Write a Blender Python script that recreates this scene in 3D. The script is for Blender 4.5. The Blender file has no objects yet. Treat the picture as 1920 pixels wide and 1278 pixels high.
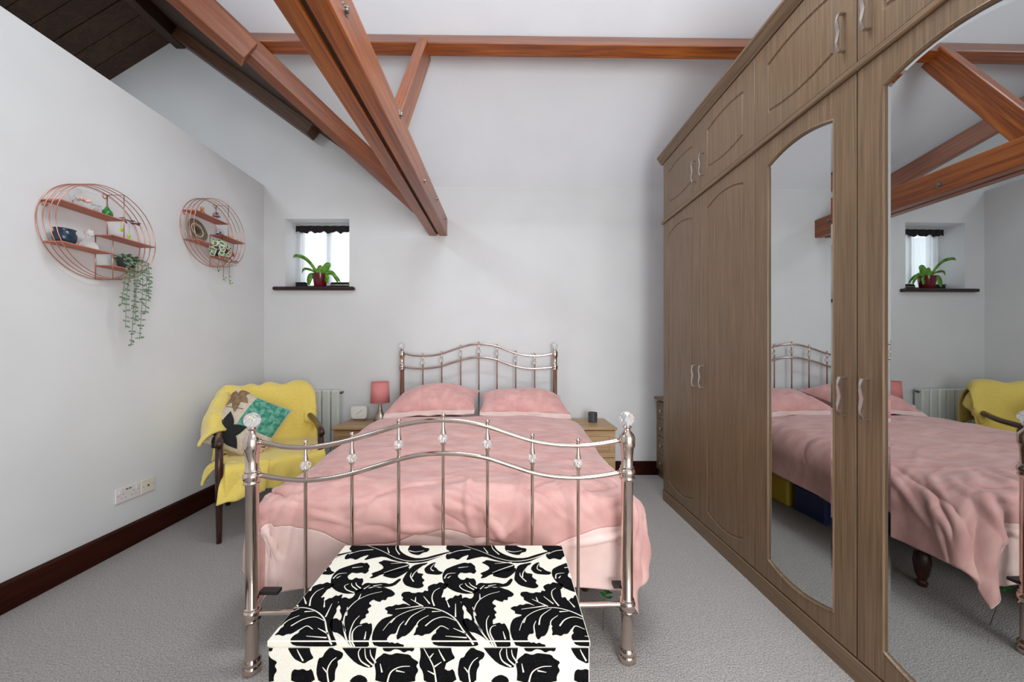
import bpy, math, random
import numpy as np
from mathutils import Vector, Matrix, noise as mnoise
from mathutils.geometry import tessellate_polygon

random.seed(7)
R = math.radians
scene = bpy.context.scene
COL = scene.collection

# ------------------------------------------------------------------ camera
F, CX, CY, H = 678.0, 946.0, 655.0, 1.18      # focal length in px, axis point, eye height
cam_d = bpy.data.cameras.new('camera'); cam = bpy.data.objects.new('camera', cam_d); COL.objects.link(cam)
cam.location = (0, 0, H); cam.rotation_euler = (R(90), 0, 0)
cam_d.sensor_width = 36; cam_d.lens = F / 1920 * 36
cam_d.shift_x = (960 - CX) / 1920; cam_d.shift_y = (CY - 639) / 1920
cam_d.clip_start = 0.02
scene.camera = cam

# ------------------------------------------------------------------ world, lights, exposure
w = bpy.data.worlds.new('sky'); scene.world = w; w.use_nodes = True
bg = w.node_tree.nodes['Background']; bg.inputs[0].default_value = (0.86, 0.93, 1.0, 1); bg.inputs[1].default_value = 2.2
def area(name, loc, rot, sx, sy, power, col=(1, 1, 1)):
    l = bpy.data.lights.new(name, 'AREA'); l.shape = 'RECTANGLE'; l.size = sx; l.size_y = sy; l.energy = power; l.color = col
    o = bpy.data.objects.new(name, l); COL.objects.link(o); o.location = loc; o.rotation_euler = rot
    return o
area('daylight_window', (0.95, -1.56, 1.18), (R(90), 0, 0), 1.3, 1.9, 60, (0.99, 0.99, 0.985))
# unseen rooflights, added as fill light: x, y, width, length, side (+1 on the slope above the bed, -1 on the slope behind the viewer), power
FILL_ROOFLIGHTS = ((0.35, 1.42, 1.1, 0.75, 1, 56), (-3.35, 0.30, 0.9, 0.8, -1, 26))
for rx_, ry_, rw_, rl_, sg_, pw_ in FILL_ROOFLIGHTS:
    area('fill_rooflight', (rx_, ry_ - sg_*0.04, 4.527 - 0.72*abs(0.91 - ry_) - 0.075), (R(-sg_*35.75), 0, 0), rw_, rl_, pw_, (0.87, 0.945, 1.0))
vs = scene.view_settings
vs.view_transform = 'Standard'; vs.look = 'None'; vs.gamma = 1.0; vs.use_curve_mapping = False
vs.exposure = 0.34

# ------------------------------------------------------------------ helpers
def px(x, y, d):
    """photo pixel at distance d in front of the camera -> world point"""
    return Vector(((x - CX) * d / F, d, H - (y - CY) * d / F))
def lin(c):
    c /= 255.0
    return c / 12.92 if c <= 0.04045 else ((c + 0.055) / 1.055) ** 2.4
def rgb(r, g, b): return (lin(r), lin(g), lin(b), 1)

class MB:
    def __init__(s): s.v = []; s.f = []
    def add(s, vs, fs):
        n = len(s.v); s.v += [tuple(v) for v in vs]; s.f += [tuple(i + n for i in f) for f in fs]; return s
    def box(s, x0, x1, y0, y1, z0, z1):
        return s.add([(x0,y0,z0),(x1,y0,z0),(x1,y1,z0),(x0,y1,z0),(x0,y0,z1),(x1,y0,z1),(x1,y1,z1),(x0,y1,z1)],
              [(0,3,2,1),(4,5,6,7),(0,1,5,4),(1,2,6,5),(2,3,7,6),(3,0,4,7)])
    def rbox(s, x0, x1, y0, y1, z0, z1, b=0.004):
        """box with chamfered edges"""
        vs = []; idx = {}
        for i, (xa, xs) in enumerate(((x0, 1), (x1, -1))):
            for j, (ya, ys) in enumerate(((y0, 1), (y1, -1))):
                for k, (za, zs) in enumerate(((z0, 1), (z1, -1))):
                    idx[i,j,k,0] = len(vs); vs.append((xa, ya + ys*b, za + zs*b))
                    idx[i,j,k,1] = len(vs); vs.append((xa + xs*b, ya, za + zs*b))
                    idx[i,j,k,2] = len(vs); vs.append((xa + xs*b, ya + ys*b, za))
        fs = []
        for i in (0, 1):
            fs.append([idx[i,0,0,0], idx[i,1,0,0], idx[i,1,1,0], idx[i,0,1,0]])
            fs.append([idx[0,i,0,1], idx[1,i,0,1], idx[1,i,1,1], idx[0,i,1,1]])
            fs.append([idx[0,0,i,2], idx[1,0,i,2], idx[1,1,i,2], idx[0,1,i,2]])
        for a in (0, 1):
            for b_ in (0, 1):
                fs.append([idx[a,b_,0,0], idx[a,b_,1,0], idx[a,b_,1,1], idx[a,b_,0,1]])
                fs.append([idx[a,0,b_,0], idx[a,1,b_,0], idx[a,1,b_,2], idx[a,0,b_,2]])
                fs.append([idx[0,a,b_,1], idx[1,a,b_,1], idx[1,a,b_,2], idx[0,a,b_,2]])
        for i in (0, 1):
            for j in (0, 1):
                for k in (0, 1): fs.append([idx[i,j,k,0], idx[i,j,k,1], idx[i,j,k,2]])
        c = Vector(((x0+x1)/2, (y0+y1)/2, (z0+z1)/2)); out = []
        for f in fs:
            p = [Vector(vs[q]) for q in f]; n = (p[1]-p[0]).cross(p[2]-p[0])
            m = sum(p, Vector()) / len(p) - c
            out.append(f if n.dot(m) > 0 else f[::-1])
        return s.add(vs, out)
    def tube(s, pts, r, n=10, closed=False, cap=True):
        pts = [Vector(p) for p in pts]; N = len(pts)
        rr = r if isinstance(r, (list, tuple)) else [r] * N
        up = None; vs = []
        for i, p in enumerate(pts):
            if closed: t = pts[(i+1) % N] - pts[i-1]
            else: t = pts[min(i+1, N-1)] - pts[max(i-1, 0)]
            t.normalize()
            if up is None: up = Vector((0,0,1)) if abs(t.z) < 0.9 else Vector((1,0,0))
            a = up - t * up.dot(t)
            if a.length < 1e-5: a = t.orthogonal()
            a.normalize(); up = a; b = t.cross(a)
            for k in range(n):
                q = 2*math.pi*k/n; vs.append(p + (a*math.cos(q) + b*math.sin(q)) * rr[i])
        fs = []
        for i in range(N if closed else N-1):
            j = (i+1) % N
            for k in range(n): fs.append((i*n+k, i*n+(k+1)%n, j*n+(k+1)%n, j*n+k))
        if cap and not closed:
            fs.append(tuple(range(n))[::-1]); fs.append(tuple((N-1)*n+k for k in range(n)))
        return s.add(vs, fs)
    def lathe(s, prof, c=(0,0,0), n=24):
        vs = []; fs = []
        for (r, z) in prof:
            for k in range(n):
                q = 2*math.pi*k/n; vs.append((c[0]+r*math.cos(q), c[1]+r*math.sin(q), c[2]+z))
        for i in range(len(prof)-1):
            for k in range(n): fs.append((i*n+k, i*n+(k+1)%n, (i+1)*n+(k+1)%n, (i+1)*n+k))
        if prof[0][0] > 1e-5: fs.append(tuple(range(n))[::-1])
        if prof[-1][0] > 1e-5: fs.append(tuple((len(prof)-1)*n+k for k in range(n)))
        return s.add(vs, fs)
    def ball(s, c, r, n=12, m=8, sc=(1,1,1)):
        m0 = len(s.v)
        s.lathe([(max(r*math.sin(math.pi*i/m), 1e-6), -r*math.cos(math.pi*i/m)) for i in range(m+1)], (0,0,0), n)
        for i in range(m0, len(s.v)):
            v = s.v[i]; s.v[i] = (c[0]+v[0]*sc[0], c[1]+v[1]*sc[1], c[2]+v[2]*sc[2])
        return s
    def prism(s, poly, axis, a0, a1):
        """extrude a 2D polygon along axis; poly coords are the other two axes in xyz order"""
        def mk(p, a): return {'x': (a, p[0], p[1]), 'y': (p[0], a, p[1]), 'z': (p[0], p[1], a)}[axis]
        n = len(poly); vs = [mk(p, a0) for p in poly] + [mk(p, a1) for p in poly]
        fs = [tuple(range(n)), tuple(range(2*n-1, n-1, -1))] + [(i, i+n, (i+1)%n+n, (i+1)%n) for i in range(n)]
        return s.add(vs, fs)
    def grid(s, P):
        """P: array (n, m, 3)"""
        n, m = P.shape[:2]
        return s.add(P.reshape(-1, 3).tolist(), [(i*m+j, (i+1)*m+j, (i+1)*m+j+1, i*m+j+1) for i in range(n-1) for j in range(m-1)])
    def build(s, name, mat, parent=None, smooth=False, loc=None, fix=True):
        me = bpy.data.meshes.new(name)
        o = bpy.data.objects.new(name, me); COL.objects.link(o)
        off = Vector((0,0,0))
        if parent is not None:
            o.parent = parent; t = parent
            while t.parent: t = t.parent
            off = WORLD.get(t.name, off)
        elif loc is not None:
            off = Vector(loc); o.location = off
        me.from_pydata([tuple(Vector(v) - off) for v in s.v], [], s.f)
        if fix:
            import bmesh
            bm = bmesh.new(); bm.from_mesh(me); bmesh.ops.recalc_face_normals(bm, faces=bm.faces); bm.to_mesh(me); bm.free()
        if smooth is True: me.shade_smooth()
        elif smooth: me.shade_smooth(); me.set_sharp_from_angle(angle=R(smooth))
        if mat: me.materials.append(mat)
        return o
WORLD = {}
def tag(o, label=None, cat=None, group=None, kind=None):
    if label: o['label'] = label
    if cat: o['category'] = cat
    if group: o['group'] = group
    if kind: o['kind'] = kind
    return o
def thing(name, label, cat, loc, rotz=0, group=None, local=False):
    o = bpy.data.objects.new(name, None); COL.objects.link(o); o.location = loc; o.rotation_euler = (0, 0, rotz)
    o.empty_display_size = 0.05
    if not local: WORLD[o.name] = Vector(loc)
    return tag(o, label, cat, group)
def struct(o): o['kind'] = 'structure'; return o
def beam_obj(name, mat, p0, p1, wid, hei, up, parent=None, ext=0.0):
    """timber with its grain along local X; p0-p1 is the centre line"""
    p0, p1, up = Vector(p0), Vector(p1), Vector(up); t = (p1 - p0); L = t.length; t.normalize()
    u = (up - t * up.dot(t)).normalized(); s = u.cross(t)
    m = MB().rbox(-ext, L + ext, -wid/2, wid/2, -hei/2, hei/2, 0.005)
    me = bpy.data.meshes.new(name); me.from_pydata(m.v, [], m.f); me.materials.append(mat)
    o = bpy.data.objects.new(name, me); COL.objects.link(o)
    M = Matrix((t, s, u)).transposed().to_4x4(); M.translation = p0
    if parent: o.parent = parent; M = Matrix.Translation(-parent.location) @ M
    o.matrix_local = M
    return o

# numpy value noise
_rng = np.random.RandomState(3); _T = _rng.rand(256, 256)
def vnoise(x, y):
    xi = np.floor(x).astype(int); yi = np.floor(y).astype(int); xf = x - xi; yf = y - yi
    xf = xf*xf*(3-2*xf); yf = yf*yf*(3-2*yf)
    g = lambda a, b: _T[a % 256, b % 256]
    return (g(xi,yi)*(1-xf)*(1-yf) + g(xi+1,yi)*xf*(1-yf) + g(xi,yi+1)*(1-xf)*yf + g(xi+1,yi+1)*xf*yf) * 2 - 1
def normals(P):
    du = np.gradient(P, axis=0); dv = np.gradient(P, axis=1); n = np.cross(du, dv)
    return n / np.maximum(np.linalg.norm(n, axis=2, keepdims=True), 1e-9)
def sstep(a, b, x):
    t = np.clip((x-a)/(b-a), 0, 1); return t*t*(3-2*t)

# ------------------------------------------------------------------ materials
def base_mat(name, col, rough=0.6, metal=0.0, **kw):
    m = bpy.data.materials.new(name); m.use_nodes = True; p = m.node_tree.nodes['Principled BSDF']
    p.inputs['Base Color'].default_value = col; p.inputs['Roughness'].default_value = rough; p.inputs['Metallic'].default_value = metal
    for k, v in kw.items(): p.inputs[k.replace('_', ' ')].default_value = v
    return m, m.node_tree, p
def noisy(name, c1, c2, scale=(20,20,20), rough=0.6, bump=0.0, detail=4, metal=0.0, bdist=0.002, lo=0.35, hi=0.65, **kw):
    m, t, p = base_mat(name, c1, rough, metal, **kw)
    N = t.nodes.new; L = t.links.new
    tc = N('ShaderNodeTexCoord'); mp = N('ShaderNodeMapping'); mp.inputs['Scale'].default_value = scale
    nz = N('ShaderNodeTexNoise'); nz.inputs['Scale'].default_value = 1; nz.inputs['Detail'].default_value = detail
    cr = N('ShaderNodeValToRGB'); cr.color_ramp.elements[0].color = c1; cr.color_ramp.elements[1].color = c2
    cr.color_ramp.elements[0].position = lo; cr.color_ramp.elements[1].position = hi
    L(tc.outputs['Object'], mp.inputs[0]); L(mp.outputs[0], nz.inputs['Vector']); L(nz.outputs[0], cr.inputs[0]); L(cr.outputs[0], p.inputs['Base Color'])
    if bump:
        b = N('ShaderNodeBump'); b.inputs['Strength'].default_value = bump; b.inputs['Distance'].default_value = bdist
        L(nz.outputs[0], b.inputs['Height']); L(b.outputs[0], p.inputs['Normal'])
    return m
def wood(name, c1, c2, c3, axis=0, rough=0.5, stretch=1.2, fine=28, bump=0.15, dist=1.5, coat=0.0, amp=0.10, spec=.5):
    """grain runs along axis: broad wavy figure plus fine pores"""
    m, t, p = base_mat(name, c1, rough); p.inputs['Coat Weight'].default_value = coat; p.inputs['Specular IOR Level'].default_value = spec; p.inputs['Coat Roughness'].default_value = .35
    N = t.nodes.new; L = t.links.new
    tc = N('ShaderNodeTexCoord'); mp = N('ShaderNodeMapping'); mp2 = N('ShaderNodeMapping')
    s1 = [fine*0.35]*3; s1[axis] = stretch*0.5; s2 = [fine*6.0]*3; s2[axis] = stretch*4
    mp.inputs['Scale'].default_value = s1; mp2.inputs['Scale'].default_value = s2
    n1 = N('ShaderNodeTexNoise'); n1.inputs['Scale'].default_value = 1; n1.inputs['Detail'].default_value = 3; n1.inputs['Distortion'].default_value = dist
    n2 = N('ShaderNodeTexNoise'); n2.inputs['Scale'].default_value = 1; n2.inputs['Detail'].default_value = 2
    wv = N('ShaderNodeMath'); wv.operation = 'SINE'; mu = N('ShaderNodeMath'); mu.operation = 'MULTIPLY'; mu.inputs[1].default_value = 22
    L(tc.outputs['Object'], mp.inputs[0]); L(tc.outputs['Object'], mp2.inputs[0]); L(mp.outputs[0], n1.inputs['Vector']); L(mp2.outputs[0], n2.inputs['Vector'])
    L(n1.outputs[0], mu.inputs[0]); L(mu.outputs[0], wv.inputs[0])
    ma = N('ShaderNodeMath'); ma.operation = 'MULTIPLY_ADD'; ma.inputs[1].default_value = amp; L(wv.outputs[0], ma.inputs[0]); L(n2.outputs[0], ma.inputs[2])
    cr = N('ShaderNodeValToRGB'); e = cr.color_ramp.elements; e[0].color = c1; e[0].position = 0.28; e[1].color = c3; e[1].position = 0.74
    k = e.new(0.5); k.color = c2
    L(ma.outputs[0], cr.inputs[0]); L(cr.outputs[0], p.inputs['Base Color'])
    b = N('ShaderNodeBump'); b.inputs['Strength'].default_value = bump; b.inputs['Distance'].default_value = 0.001
    L(n2.outputs[0], b.inputs['Height']); L(b.outputs[0], p.inputs['Normal'])
    return m
M = {}
M['plaster'] = noisy('plaster', rgb(217,217,217), rgb(221,221,221), (3,3,3), 0.85, 0.06, 6, bdist=0.004)
M['ceiling'] = noisy('ceiling_paint', rgb(238,242,248), rgb(241,245,250), (3,3,3), 0.85, 0.04, 6, bdist=0.004)
M['carpet'] = noisy('carpet', rgb(144,139,135), rgb(200,194,190), (170,170,170), 0.95, 1.0, 5, bdist=0.010, lo=0.3, hi=0.7)
M['skirt'] = wood('skirting_wood', rgb(40,16,11), rgb(50,21,14), rgb(58,25,17), 1, 0.6, spec=.06)
M['beam'] = wood('beam_wood', rgb(110,50,10), rgb(142,70,16), rgb(166,92,28), 0, 0.42, 0.8, 20, 0.2, coat=.55)
M['beamdark'] = wood('dark_roof_wood', rgb(50,31,20), rgb(66,42,27), rgb(82,53,35), 0, 0.6, 1.0, 22, 0.2)
M['beammid'] = wood('stained_rafter_wood', rgb(70,42,24), rgb(88,54,30), rgb(104,66,38), 0, 0.5, 1.0, 22, 0.2)
M['spacer'] = base_mat('beam_spacer', rgb(52,34,26), 0.8)[0]
M['ward'] = wood('wardrobe_oak', rgb(102,80,58), rgb(118,94,70), rgb(134,109,83), 2, 0.4, 0.9, 40, 0.12, 2.6, amp=.075)
M['wardh'] = wood('wardrobe_oak_rail', rgb(102,80,58), rgb(118,94,70), rgb(134,109,83), 1, 0.4, 0.9, 40, 0.12, 2.6, amp=.075)
M['oak'] = wood('bedside_oak', rgb(160,126,88), rgb(178,143,103), rgb(190,156,116), 0, 0.42, 1.0, 30, 0.08)
M['mahog'] = wood('chair_wood', rgb(46,24,18), rgb(62,32,23), rgb(78,42,30), 2, 0.3)
M['pine'] = wood('bed_base_pine', rgb(190,142,78), rgb(206,160,96), rgb(216,174,110), 1, 0.5)
M['nickel'] = noisy('polished_nickel', rgb(206,188,178), rgb(216,199,188), (8,8,8), 0.13, 0, 2, 1.0)
M['steel'] = noisy('satin_handle', rgb(196,192,188), rgb(206,202,198), (30,30,30), 0.28, 0, 2, 1.0)
M['bolt'] = noisy('bolt_steel', rgb(120,110,104), rgb(150,140,132), (60,60,60), 0.35, 0, 2, 1.0)
M['crystal'] = base_mat('crystal', (1,1,1,1), 0.0, 0, Transmission_Weight=.82, IOR=1.5)[0]
M['glass'] = base_mat('clear_glass', (0.97,0.98,0.98,1), 0.02, 0, Transmission_Weight=.96, IOR=1.14)[0]
M['mirror'] = base_mat('mirror_silver', (0.58,0.60,0.60,1), 0.005, 1.0)[0]
def velvet(name, c1, c2, sc=(9,22,9)):
    m = noisy(name, c1, c2, sc, 0.8, 0.12, 4, bdist=0.01, Sheen_Weight=0.35, Sheen_Roughness=0.4)
    return m
M['pink'] = velvet('pink_velvet', rgb(198,147,141), rgb(213,167,160))
M['pinklite'] = velvet('pale_pink_lining', rgb(222,188,180), rgb(232,203,196))
M['pillowpink'] = velvet('pillow_velvet', rgb(206,150,145), rgb(220,168,162), (14,14,14))
M['yellow'] = noisy('yellow_fleece', rgb(238,210,100), rgb(243,218,116), (90,90,90), 0.95, 0.35, 5, bdist=0.003, Sheen_Weight=0.4)
M['cream'] = noisy('cream_fabric', rgb(224,218,202), rgb(236,231,217), (420,420,420), 0.9, 0.4, 2, bdist=0.001)
M['blackfab'] = noisy('black_chenille', rgb(7,7,8), rgb(20,20,22), (300,300,300), 1.0, 0.3, 3, bdist=0.001, Specular_IOR_Level=0.1)
M['white'] = noisy('white_enamel', rgb(226,226,222), rgb(232,232,228), (6,6,6), 0.35)
M['radiator'] = noisy('radiator_enamel', rgb(208,212,206), rgb(216,219,214), (6,6,6), 0.4)
M['plastic'] = noisy('socket_plastic', rgb(222,216,214), rgb(228,222,220), (9,9,9), 0.35)
M['plastic2'] = noisy('socket_cream_plastic', rgb(222,214,200), rgb(227,219,206), (9,9,9), 0.35)
M['dark'] = base_mat('dark_slot', rgb(34,28,28), 0.6)[0]
M['grey'] = base_mat('grey_mark', rgb(150,142,140), 0.6)[0]
M['copper'] = noisy('copper_wire', rgb(216,148,128), rgb(226,160,140), (12,12,12), 0.25, 0, 2, 1.0)
M['shelfwood'] = wood('shelf_rust_wood', rgb(170,98,76), rgb(190,114,90), rgb(204,130,104), 1, 0.5)
M['shade'] = noisy('pink_lamp_shade', rgb(216,132,130), rgb(224,142,140), (90,90,260), 0.85, 0.2, 2, bdist=0.001, Subsurface_Weight=0.0)
M['brushed'] = noisy('brushed_nickel', rgb(158,146,132), rgb(176,164,150), (20,20,240), 0.3, 0, 2, 1.0)
M['jar'] = noisy('smoked_glass_jar', rgb(62,66,68), rgb(80,84,86), (20,20,60), 0.12, 0, 2)
M['wax'] = base_mat('candle_wax', rgb(190,188,182), 0.5)[0]
M['leaf'] = noisy('leaf_green', rgb(66,120,32), rgb(120,176,54), (30,30,30), 0.4)
M['leafdark'] = noisy('trailing_leaf', rgb(84,110,84), rgb(126,152,120), (60,60,60), 0.5)
M['leafvar'] = noisy('variegated_green', rgb(70,106,62), rgb(98,134,84), (60,60,60), 0.5)
M['leafpale'] = base_mat('variegated_cream_edge', rgb(214,222,200), 0.5)[0]
M['stem'] = base_mat('stem', rgb(92,92,62), 0.6)[0]
M['maroon'] = noisy('maroon_glaze', rgb(96,20,26), rgb(112,26,32), (8,8,8), 0.14)
M['sill'] = noisy('dark_sill_gloss', rgb(40,20,26), rgb(50,26,32), (10,10,10), 0.3)
M['blackcloth'] = noisy('black_blind', rgb(20,14,16), rgb(30,22,24), (60,60,60), 0.8)
M['navy'] = noisy('navy_glaze', rgb(24,42,60), rgb(34,56,76), (14,14,14), 0.22)
M['soil'] = noisy('soil', rgb(42,34,28), rgb(60,50,40), (90,90,90), 0.95)
M['potgrey'] = noisy('dark_pot', rgb(44,52,48), rgb(56,64,60), (20,20,20), 0.5)
def sheer(name):
    m, t, p = base_mat(name, rgb(240,242,246), 0.9)
    tr = t.nodes.new('ShaderNodeBsdfTranslucent'); tr.inputs[0].default_value = (0.95,0.96,1,1)
    tp = t.nodes.new('ShaderNodeBsdfTransparent'); mx = t.nodes.new('ShaderNodeMixShader'); mx2 = t.nodes.new('ShaderNodeMixShader')
    mx.inputs[0].default_value = 0.6; mx2.inputs[0].default_value = 0.35
    L = t.links.new; L(p.outputs[0], mx.inputs[1]); L(tr.outputs[0], mx.inputs[2]); L(mx.outputs[0], mx2.inputs[1]); L(tp.outputs[0], mx2.inputs[2])
    L(mx2.outputs[0], t.nodes['Material Output'].inputs[0])
    return m
M['net'] = sheer('net_curtain')
def flat(name, *c, rough=0.6, **kw): return base_mat(name, rgb(*c), rough, **kw)[0]

# ------------------------------------------------------------------ room shell
D = 3.42; XL = -2.275; XR = 1.86; YF = -1.6; ZW = 2.72; PT = 0.72; XH = -4.3; XV = -1.04; XRG = -3.05; ZRG = ZW + PT*(XV-XRG)
SL = 0.62; ZLH = ZRG - SL*(XRG-XH); RY = (D+YF)/2; ZR = ZW + PT*(D-RY)
struct(MB().box(XH-0.1, XR+0.1, YF-0.2, D+0.4, -0.05, 0).build('floor', M['carpet']))
wx0, wx1, wz0, wz1 = -2.073, -1.468, 1.765, 2.416
m = MB()
m.box(XH, wx0, D, D+0.32, 0, ZW); m.box(wx1, XR+0.1, D, D+0.32, 0, ZW); m.box(wx0, wx1, D, D+0.32, 0, wz0); m.box(wx0, wx1, D, D+0.32, wz1, ZW)
m.prism([(XH, ZW), (XV, ZW), (XRG, ZRG), (XH, ZLH)], 'y', D, D+0.32)
struct(m.build('wall_back', M['plaster']))
struct(MB().box(XL-0.1, XL, YF, D, 0, 2.73).build('wall_left', M['plaster']))
struct(MB().prism([(YF,0),(D,0),(D,ZW),(RY,ZR),(YF,ZW)], 'x', XR, XR+0.1).build('wall_right', M['plaster']))
struct(MB().prism([(YF,0),(D,0),(D,ZLH),(D-(ZLH-ZW)/PT,ZLH),(RY,ZR),(YF,ZW)], 'x', XH-0.1, XH).build('wall_hall', M['plaster']))
fx0, fx1, fz0, fz1 = 0.26, 1.64, 0.19, 2.17
m = MB(); m.box(XH, fx0, YF-0.2, YF, 0, ZW); m.box(fx1, XR, YF-0.2, YF, 0, ZW); m.box(fx0, fx1, YF-0.2, YF, 0, fz0); m.box(fx0, fx1, YF-0.2, YF, fz1, ZW)
struct(m.build('wall_front', M['plaster']))
def zs(d): return ZW + PT*(D-d)
m = MB()
def sheet(pts, th=0.04):
    n = len(pts); m.add(list(pts)+[(a,b,c+th) for a,b,c in pts], [tuple(range(n)), tuple(range(2*n-1,n-1,-1))]+[(i,i+n,(i+1)%n+n,(i+1)%n) for i in range(n)])
tv = D-(ZLH-ZW)/PT
sheet([(XR+.1,D,ZW),(XR+.1,RY,ZR),(XH-.1,RY,ZR),(XH-.1,tv,zs(tv)),(XRG,D-(ZRG-ZW)/PT,ZRG),(XV,D,ZW)])
sheet([(XR+.1,RY,ZR),(XR+.1,YF-.1,ZW-.072),(XH-.1,YF-.1,ZW-.072),(XH-.1,RY,ZR)])
struct(m.build('ceiling', M['ceiling']))
# dark boarded hall roof: backing sheets with boards running up the slope
m = MB(); yv = D-(ZRG-ZW)/PT
sheet([(XV+.08,D+.08,ZW-.06),(XRG,D+.08,ZRG-.002),(XRG,yv-.05,ZRG-.002)]); sheet([(XRG,D+.08,ZRG+.01),(XH-.1,D+.08,ZLH-.045),(XH-.1,tv-.05,ZLH-.045),(XRG,yv-.05,ZRG+.01)])
hall_roof = struct(m.build('ceiling', M['beamdark']))
bw = 0.145; k = 0
y = D
while y - bw > yv + 0.02:
    y0, y1 = y - bw + 0.006, y
    xl = XH
    dz = 0.003 * (k % 3)
    nx = Vector((SL, 0, -1)).normalized()
    def bp(x, yy, o): return (x, yy, ZRG + SL*(x-XRG) - o)
    if y0 < tv: xl = XRG - (ZRG - zs(y0))/SL + 0.02
    mb = MB().add([bp(XRG,y0,0),bp(xl,y0,0),bp(xl,y1,0),bp(XRG,y1,0),bp(XRG,y0,.018+dz),bp(xl,y0,.018+dz),bp(xl,y1,.018+dz),bp(XRG,y1,.018+dz)],
             [(0,3,2,1),(4,5,6,7),(0,1,5,4),(1,2,6,5),(2,3,7,6),(3,0,4,7)])
    mb.build('roof_board', M['beamdark'], hall_roof)
    y -= bw; k += 1
# skirting boards
def skirt(name, x0, x1, y0, y1):
    m = MB(); m.rbox(x0, x1, y0, y1, 0, 0.128, 0.004); return struct(m.build(name, M['skirt']))
skirt('baseboard_left', XL+0.0005, XL+0.042, YF, D-0.02)
skirt('baseboard_back', XL+0.001, XR, D-0.02, D-0.0005)

# windows
def small_window():
    y = D + 0.215
    o = MB()
    o.box(wx0, wx0+.05, y, y+.05, wz0, wz1); o.box(wx1-.05, wx1, y, y+.05, wz0, wz1); o.box(wx0+.05, wx1-.05, y, y+.05, wz0, wz0+.06); o.box(wx0+.05, wx1-.05, y, y+.05, wz1-.05, wz1)
    o.box(-1.79, -1.75, y, y+.05, wz0+.06, wz1-.05)
    f = struct(o.build('window_1', M['white']))
    for a, b in ((wx0+.05, -1.79), (-1.75, wx1-.05)):
        MB().box(a, b, y+.02, y+.026, wz0+.06, wz1-.05).build('pane', M['glass'], f)
    MB().rbox(-2.172, -1.412, D-0.045, y, wz0-.028, wz0+.004, 0.008).build('window_sill', M['sill'], f)
    MB().rbox(wx0+.01, wx1-.002, y-.016, y-.002, wz0+.004, wz0+.055, 0.004).build('bottom_rail', M['sill'], f)
small_window()
# net curtain and black valance inside the reveal
n, mm = 90, 14; u = np.linspace(0, 1, n); P = np.zeros((n, mm, 3)); y = D+0.185
for j in range(mm):
    v = j/(mm-1); zt = wz1-.085 + 0.008*np.sin(u*40) ; zb = wz0+.05+0.004*np.sin(u*23)
    P[:,j,0] = wx0+.012 + u*(wx1-wx0-.024); P[:,j,1] = y + 0.010*np.sin(u*58+0.6*np.sin(v*4)) ; P[:,j,2] = zt*(1-v)+zb*v
tag(MB().grid(P).build('net_curtain', M['net'], smooth=True, loc=(-1.77, y, wz0)), 'sheer white net curtain hanging in the small recessed window', 'curtain')
P = np.zeros((n, 6, 3))
for j in range(6):
    v = j/5; P[:,j,0] = wx0+.006 + u*(wx1-wx0-.012); P[:,j,1] = y-.022+0.004*np.sin(u*46); P[:,j,2] = (wz1-.012)*(1-v) + (wz1-.078+0.009*np.sin(u*31)+0.006*np.sin(u*57))*v
o = MB().grid(P).build('window_valance', M['blackcloth'], smooth=True, loc=(-1.77, y-.022, wz1-.08)); o.modifiers.new('s', 'SOLIDIFY').thickness = 0.004
tag(o, 'black gathered valance across the top of the small window', 'valance')
# window behind the viewer (source of the daylight)
m = MB(); y = YF-.12
for a, b, c, d_ in ((fx0,fx0+.06,fz0,fz1),(fx1-.06,fx1,fz0,fz1),(fx0+.06,fx1-.06,fz0,fz0+.06),(fx0+.06,fx1-.06,fz1-.06,fz1)): m.box(a,b,y,y+.05,c,d_)
f2 = struct(m.build('window_2', M['white'])); MB().box(fx0+.06, fx1-.06, y+.02, y+.026, fz0+.06, fz1-.06).build('pane', M['glass'], f2)
# made-up frames for the added fill rooflights, all out of view
for k, (rx_, ry_, rw_, rl_, sg_, pw_) in enumerate(FILL_ROOFLIGHTS):
    sd = Vector((0, sg_, -PT)).normalized(); nn = Vector((0, -sg_*PT, -1)).normalized()
    rl = MB(); rc = Vector((rx_, ry_, ZR - PT*abs(RY-ry_))); a_, b_ = rw_/2, rl_/2
    for (a0,a1,b0,b1) in ((-a_-.06,a_+.06,-b_-.06,-b_),(-a_-.06,a_+.06,b_,b_+.06),(-a_-.06,-a_,-b_,b_),(a_,a_+.06,-b_,b_)):
        vs_ = [rc + Vector((a,0,0)) + sd*b + nn*c for c in (0.0,0.05) for a,b in ((a0,b0),(a1,b0),(a1,b1),(a0,b1))]
        rl.add(vs_, [(0,3,2,1),(4,5,6,7),(0,1,5,4),(1,2,6,5),(2,3,7,6),(3,0,4,7)])
    struct(rl.build('window_%d' % (3+k), M['white']))  # unseen opening, put in only to go with the added fill lamp

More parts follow.
